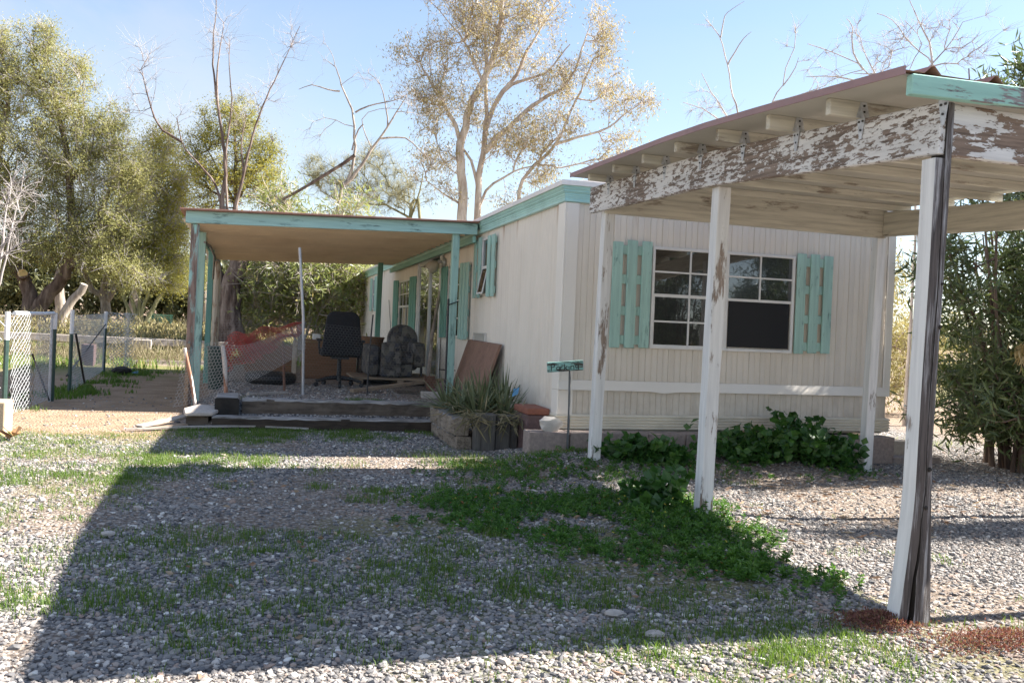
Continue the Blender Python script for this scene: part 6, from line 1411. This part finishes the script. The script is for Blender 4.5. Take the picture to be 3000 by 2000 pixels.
def broad(name, pts, h, ll, lw, per, mat, seed, label, cat, kind=None, tlo=.0, thi=.95, red=0.0):
    """leafy weeds: sprigs of stems with leaves up the stem"""
    g = np.random.default_rng(seed); x, y = pts[:, 0], pts[:, 1]; n = len(x); z = gz(x, y); H = h*g.uniform(.35, 1.15, n)
    a = g.uniform(0, 6.28, n); ln = H*g.uniform(.1, .8, n)
    B = np.repeat(np.stack([x, y, z], 1), per, 0); t = g.uniform(.15, 1.0, len(B)); Hh = np.repeat(H, per); aa = np.repeat(a, per); l2 = np.repeat(ln, per)
    P = B + np.stack([np.cos(aa)*l2*t, np.sin(aa)*l2*t, Hh*t], 1)
    D = g.normal(size=P.shape)*[1, 1, .45] + [0, 0, .45]
    tint = np.clip(tlo + (thi-tlo)*(.5*np.repeat(g.random(n), per) + .5*g.random(len(P))), 0, 1)
    if red: tint[g.random(len(P)) < red] = 1
    o = leaves(name, P, D, ll, lw, tint, mat, None, g, .15); tag(o, label, cat, kind=kind)
    return o
def fill(poly, n, seed, noise_s=.35, lo=.30, hi=.52, soft=.2):
    g = np.random.default_rng(seed); p = np.array(poly); x = g.uniform(p[:, 0].min()-.2, p[:, 0].max()+.2, n); y = g.uniform(p[:, 1].min()-.2, p[:, 1].max()+.2, n)
    k = (g.random(n) < soft_poly(x, y, poly, soft)*sstep(lo, hi, fnoise(x, y, noise_s, seed, 3))) & ~blocked(x, y); return np.stack([x[k], y[k]], 1)
pts = np.concatenate([fill(WA, 2200, 71), fill(WB, 5200, 72, lo=.34, hi=.52), fill(WC, 160, 73, lo=.46, hi=.6)])
broad('weeds', pts, .052, .028, .0085, 20, M['weed'], 74, 'low dark green weeds spreading over the shaded gravel', 'weeds', 'stuff', red=.008)
g_ = np.random.default_rng(75); core = np.stack([2.68 + .20*g_.normal(size=110), 5.0 + .34*g_.normal(size=110)], 1)
broad('weed_clump', core, .085, .038, .012, 26, M['weed'], 76, 'taller bright weeds clumped around the foot of the middle carport post', 'weed clump', thi=.9)
core = np.stack([2.55 + .10*g_.normal(size=60), 4.18 + .12*g_.normal(size=60)], 1)
broad('weed_clump', core, .09, .038, .014, 26, M['weed'], 77, 'weed clump catching sun at the near right edge of the weedy patch', 'weed clump', tlo=.2, thi=.95)
core = np.stack([2.78 + .13*g_.normal(size=40), 3.86 + .09*g_.normal(size=40)], 1)
broad('weed_clump', core, .06, .03, .011, 22, M['weed'], 78, 'small sunlit weed clump just beyond the split post', 'weed clump', tlo=.4, thi=.95)
for (cx, cy, sx, sy, n, h, s, lb) in ((4.55, 7.42, .22, .10, 80, .30, 81, 'large-leaved weed against the middle of the block row'), (5.05, 7.36, .17, .11, 80, .40, 82, 'tallest large-leaved weed against the block row'), (5.42, 7.40, .10, .09, 46, .30, 83, 'large-leaved weed beside the right corner post'), (3.45, 7.30, .17, .09, 60, .17, 84, 'low large-leaved weed between the two front carport posts'), (2.75, 5.62, .09, .08, 26, .24, 85, 'large-leaved weed just behind the middle carport post')):
    q = np.stack([cx + sx*g_.normal(size=n), cy + sy*g_.normal(size=n)], 1); q = q[~blocked(q[:, 0], q[:, 1])]
    broad('mallow_weed', q, h, .085, .075, 12, M['mallow'], s, lb, 'weed')
# yellow flower heads on thin stalks, dry red leaves
gg = np.random.default_rng(86); pf = fill(WB, 90, 87, lo=.3, hi=.5); zf = gz(pf[:, 0], pf[:, 1]); Hf = gg.uniform(.10, .24, len(pf))
s_ = np.stack([np.stack([pf[:, 0], pf[:, 1], zf], 1), np.stack([pf[:, 0] + gg.normal(size=len(pf))*.02, pf[:, 1], zf + Hf], 1)], 1)
fl = wires('flower_stalks', s_, .0012, M['weed']); tag(fl, 'thin weed stalks with tiny yellow flowers in the weedy patch', 'flowering weeds', kind='stuff')
nf = len(pf)*6; leaves('flower_heads', np.repeat(s_[:, 1], 6, 0), gg.normal(size=(nf, 3)) + [0, 0, .4], .007, .006, gg.random(nf), plain('flower_yellow', (.48, .42, .05), .6, .2, 20, bmp=0), None, gg)
bpy.data.objects['flower_heads'].parent = fl
pr_ = np.concatenate([fill(WB, 300, 88, lo=.45, hi=.6), fill([(-.8, 3.2), (3.2, 2.8), (3.4, 6.5), (-.6, 7)], 260, 89, lo=.5, hi=.62)]); n = len(pr_)
o = leaves('fallen_leaves', np.stack([pr_[:, 0], pr_[:, 1], gz(pr_[:, 0], pr_[:, 1]) + .022], 1), gg.normal(size=(n, 3))*[1, 1, .15], .05, .022, gg.random(n), leafmat('fallen', [(0, (.22, .10, .06)), (.5, (.30, .20, .12)), (1, (.46, .37, .26))], .1, .8), None, gg)
tag(o, 'scattered dry fallen leaves on the gravel', 'dry leaves', kind='stuff')
o = fill([(3.0, 4.0), (7.2, 6.2), (7.6, 7.0), (3.2, 7.0)], 900, 90, lo=.3, hi=.6); n = len(o)
o2 = leaves('leaf_litter', np.stack([o[:, 0], o[:, 1], gz(o[:, 0], o[:, 1]) + .018], 1), gg.normal(size=(n, 3))*[1, 1, .1], .09, .016, gg.random(n), leafmat('litter', [(0, (.17, .09, .05)), (.5, (.32, .20, .12)), (1, (.50, .38, .25))], .1, .8), None, gg)
tag(o2, 'narrow brown leaf litter under the oleander and carport', 'leaf litter', kind='stuff')
def redmat(cx, cy, sx, sy, n, label, seed):
    g = np.random.default_rng(seed); x = cx + sx*g.normal(size=n); y = cy + sy*g.normal(size=n); r = np.exp(-((x-cx)/sx)**2*.5 - ((y-cy)/sy)**2*.5)
    z = gz(x, y) + .045*r*g.random(n)
    tag(leaves('red_ground_cover', np.stack([x, y, z + .012], 1), g.normal(size=(n, 3)) + [0, 0, .5], .018, .006, g.random(n), M['red_mat'], None, g), label, 'ground cover', 'red succulent mats at the foot of the split post', kind='stuff')
redmat(2.72, 3.30, .095, .06, 3000, 'reddish low mat of ground cover left of the split post', 91)
redmat(3.10, 3.00, .19, .065, 2800, 'reddish-green ground cover mat right of the split post', 92)
# ------------------------------------------------------------------ spiky plants in the planter
def rosette(seed, n, L, wd):
    g = np.random.default_rng(seed); V = []; F = []; T = []
    for k in range(n):
        a = g.uniform(0, 6.28); el = g.uniform(.15, 1.35); ln = L*g.uniform(.6, 1.15); w = wd*g.uniform(.8, 1.2); tn = g.random()
        d = np.array([math.cos(a)*math.cos(el), math.sin(a)*math.cos(el), math.sin(el)]); s = np.array([-math.sin(a), math.cos(a), 0]); up = np.cross(d, s)*-1
        b = len(V)//1; m = 5
        for i in range(m+1):
            t = i/m; c = d*ln*t + np.array([0, 0, -.16*ln*t*t*math.cos(el)]) + np.array([math.cos(a), math.sin(a), 0])*.012
            ww = w*(1 - t**1.6)*(.75 + .5*t if t < .4 else 1)
            V += [c - s*ww/2 + up*ww*.22, c - up*ww*.1, c + s*ww/2 + up*ww*.22]
        for i in range(m):
            for q in (0, 1): F.append([b+i*3+q, b+i*3+q+1, b+(i+1)*3+q+1, b+(i+1)*3+q]); T.append(tn)
    return np.array(V), np.array(F), T
yl = ['spiky plant at the left front of the planter by the porch post', 'largest spiky plant in front of the leaning board', 'spiky plant over the thick timber stubs', 'spiky plant beside the brick pillar', 'spiky plant in the middle of the planter', 'spiky plant at the back against the side wall', 'small spiky plant left of the leaning board', 'spiky plant sprawling over the pale side timbers']
for i, (x, y, L, nl) in enumerate([(2.10, 9.55, .34, 34), (2.36, 9.25, .46, 40), (2.22, 8.75, .36, 40), (2.50, 8.72, .36, 40), (2.40, 8.98, .42, 42), (2.66, 9.3, .44, 34), (2.30, 9.85, .34, 28), (2.12, 9.05, .34, 36)]):
    V, F_, T = rosette(100+i, int(nl*1.5), L*1.30, .037)
    o = mesh_np('spiky_plant', V, F_, M['yucca'], attrs={'tint': ('FACE', T)}, smooth=True); o.location = (x, y, .27); tag(o, yl[i], 'plant', 'spiky plants in the corner planter')
g = np.random.default_rng(120); n = 420; dp = np.stack([g.uniform(2.0, 2.62, n), 8.30 + g.random(n)**1.6*1.3, g.uniform(.28, .40, n)], 1)
o = leaves('dead_leaf_skirt', dp, g.normal(size=(n, 3))*[1, 1, .4] + [-.1, -.5, -.35], .24, .016, g.random(n), M['straw'], None, g); tag(o, 'dry dead blades hanging over the planter front', 'dead leaves', kind='stuff')
tag(MB().add([(2.58,8.75,.50),(2.64,8.74,.53),(2.66,8.76,.60),(2.60,8.77,.58)], [(0,1,2,3)]).build('blue_label', M['blue_scrap']), 'small blue scrap caught among the spiky plants', 'scrap')
# grasses and dry scrub on the bank
def scrub(seed, boxes, mat, ll, lw, label, name, n):
    g = np.random.default_rng(seed); P = []
    for (x0, x1, y0, y1, h) in boxes:
        m = n//len(boxes); k = max(6, m//30); c = np.stack([g.uniform(x0, x1, k), g.uniform(y0, y1, k)], 1); j = g.integers(0, k, m); x = c[j, 0] + g.normal(size=m)*.12; y = c[j, 1] + g.normal(size=m)*.12
        P.append(np.stack([x, y, gz(x, y) + h*g.random(m)*g.random(m)], 1))
    P = np.concatenate(P); tag(leaves(name, P, g.normal(size=P.shape)*.5 + [0, 0, 1], ll, lw, g.random(len(P)), mat, None, g), label, 'dry scrub', kind='stuff')
scrub(131, [(-5.5, -.6, 20.3, 21.6, .35), (-6, 0, 23, 27, .6), (-8, 1.5, 27, 33, .7)], M['straw'], .22, .012, 'dry straw-coloured scrub on the bank behind the fence', 'dry_scrub', 9000)
scrub(132, [(-8, -2, 23, 29, .5), (-3, 2, 24, 30, .5)], M['leaf_brush'], .12, .03, 'low green brush along the foot of the trees', 'low_brush', 9000)
# bigger pale stones lying on the gravel
for i, (x, y, r, lb) in enumerate([(-.69, 5.15, .03, 'long pale stone on the sunlit gravel at the shadow edge'), (1.56, 3.55, .032, 'pale lump of stone near the near edge of the shadow'), (3.45, 4.02, .035, 'brown rounded stone right of the split post'), (1.62, 3.28, .03, 'flat pinkish stone at the near shadow edge'), (.38, 4.1, .018, 'small white stone in the middle of the shaded gravel')]):
    lump((x, y, float(gz(x, y)) + r*.45), r, lb, 'stone', 'loose_stone', M['block_pale'], 40+i, 2, sq=(1.4, .9, .6))
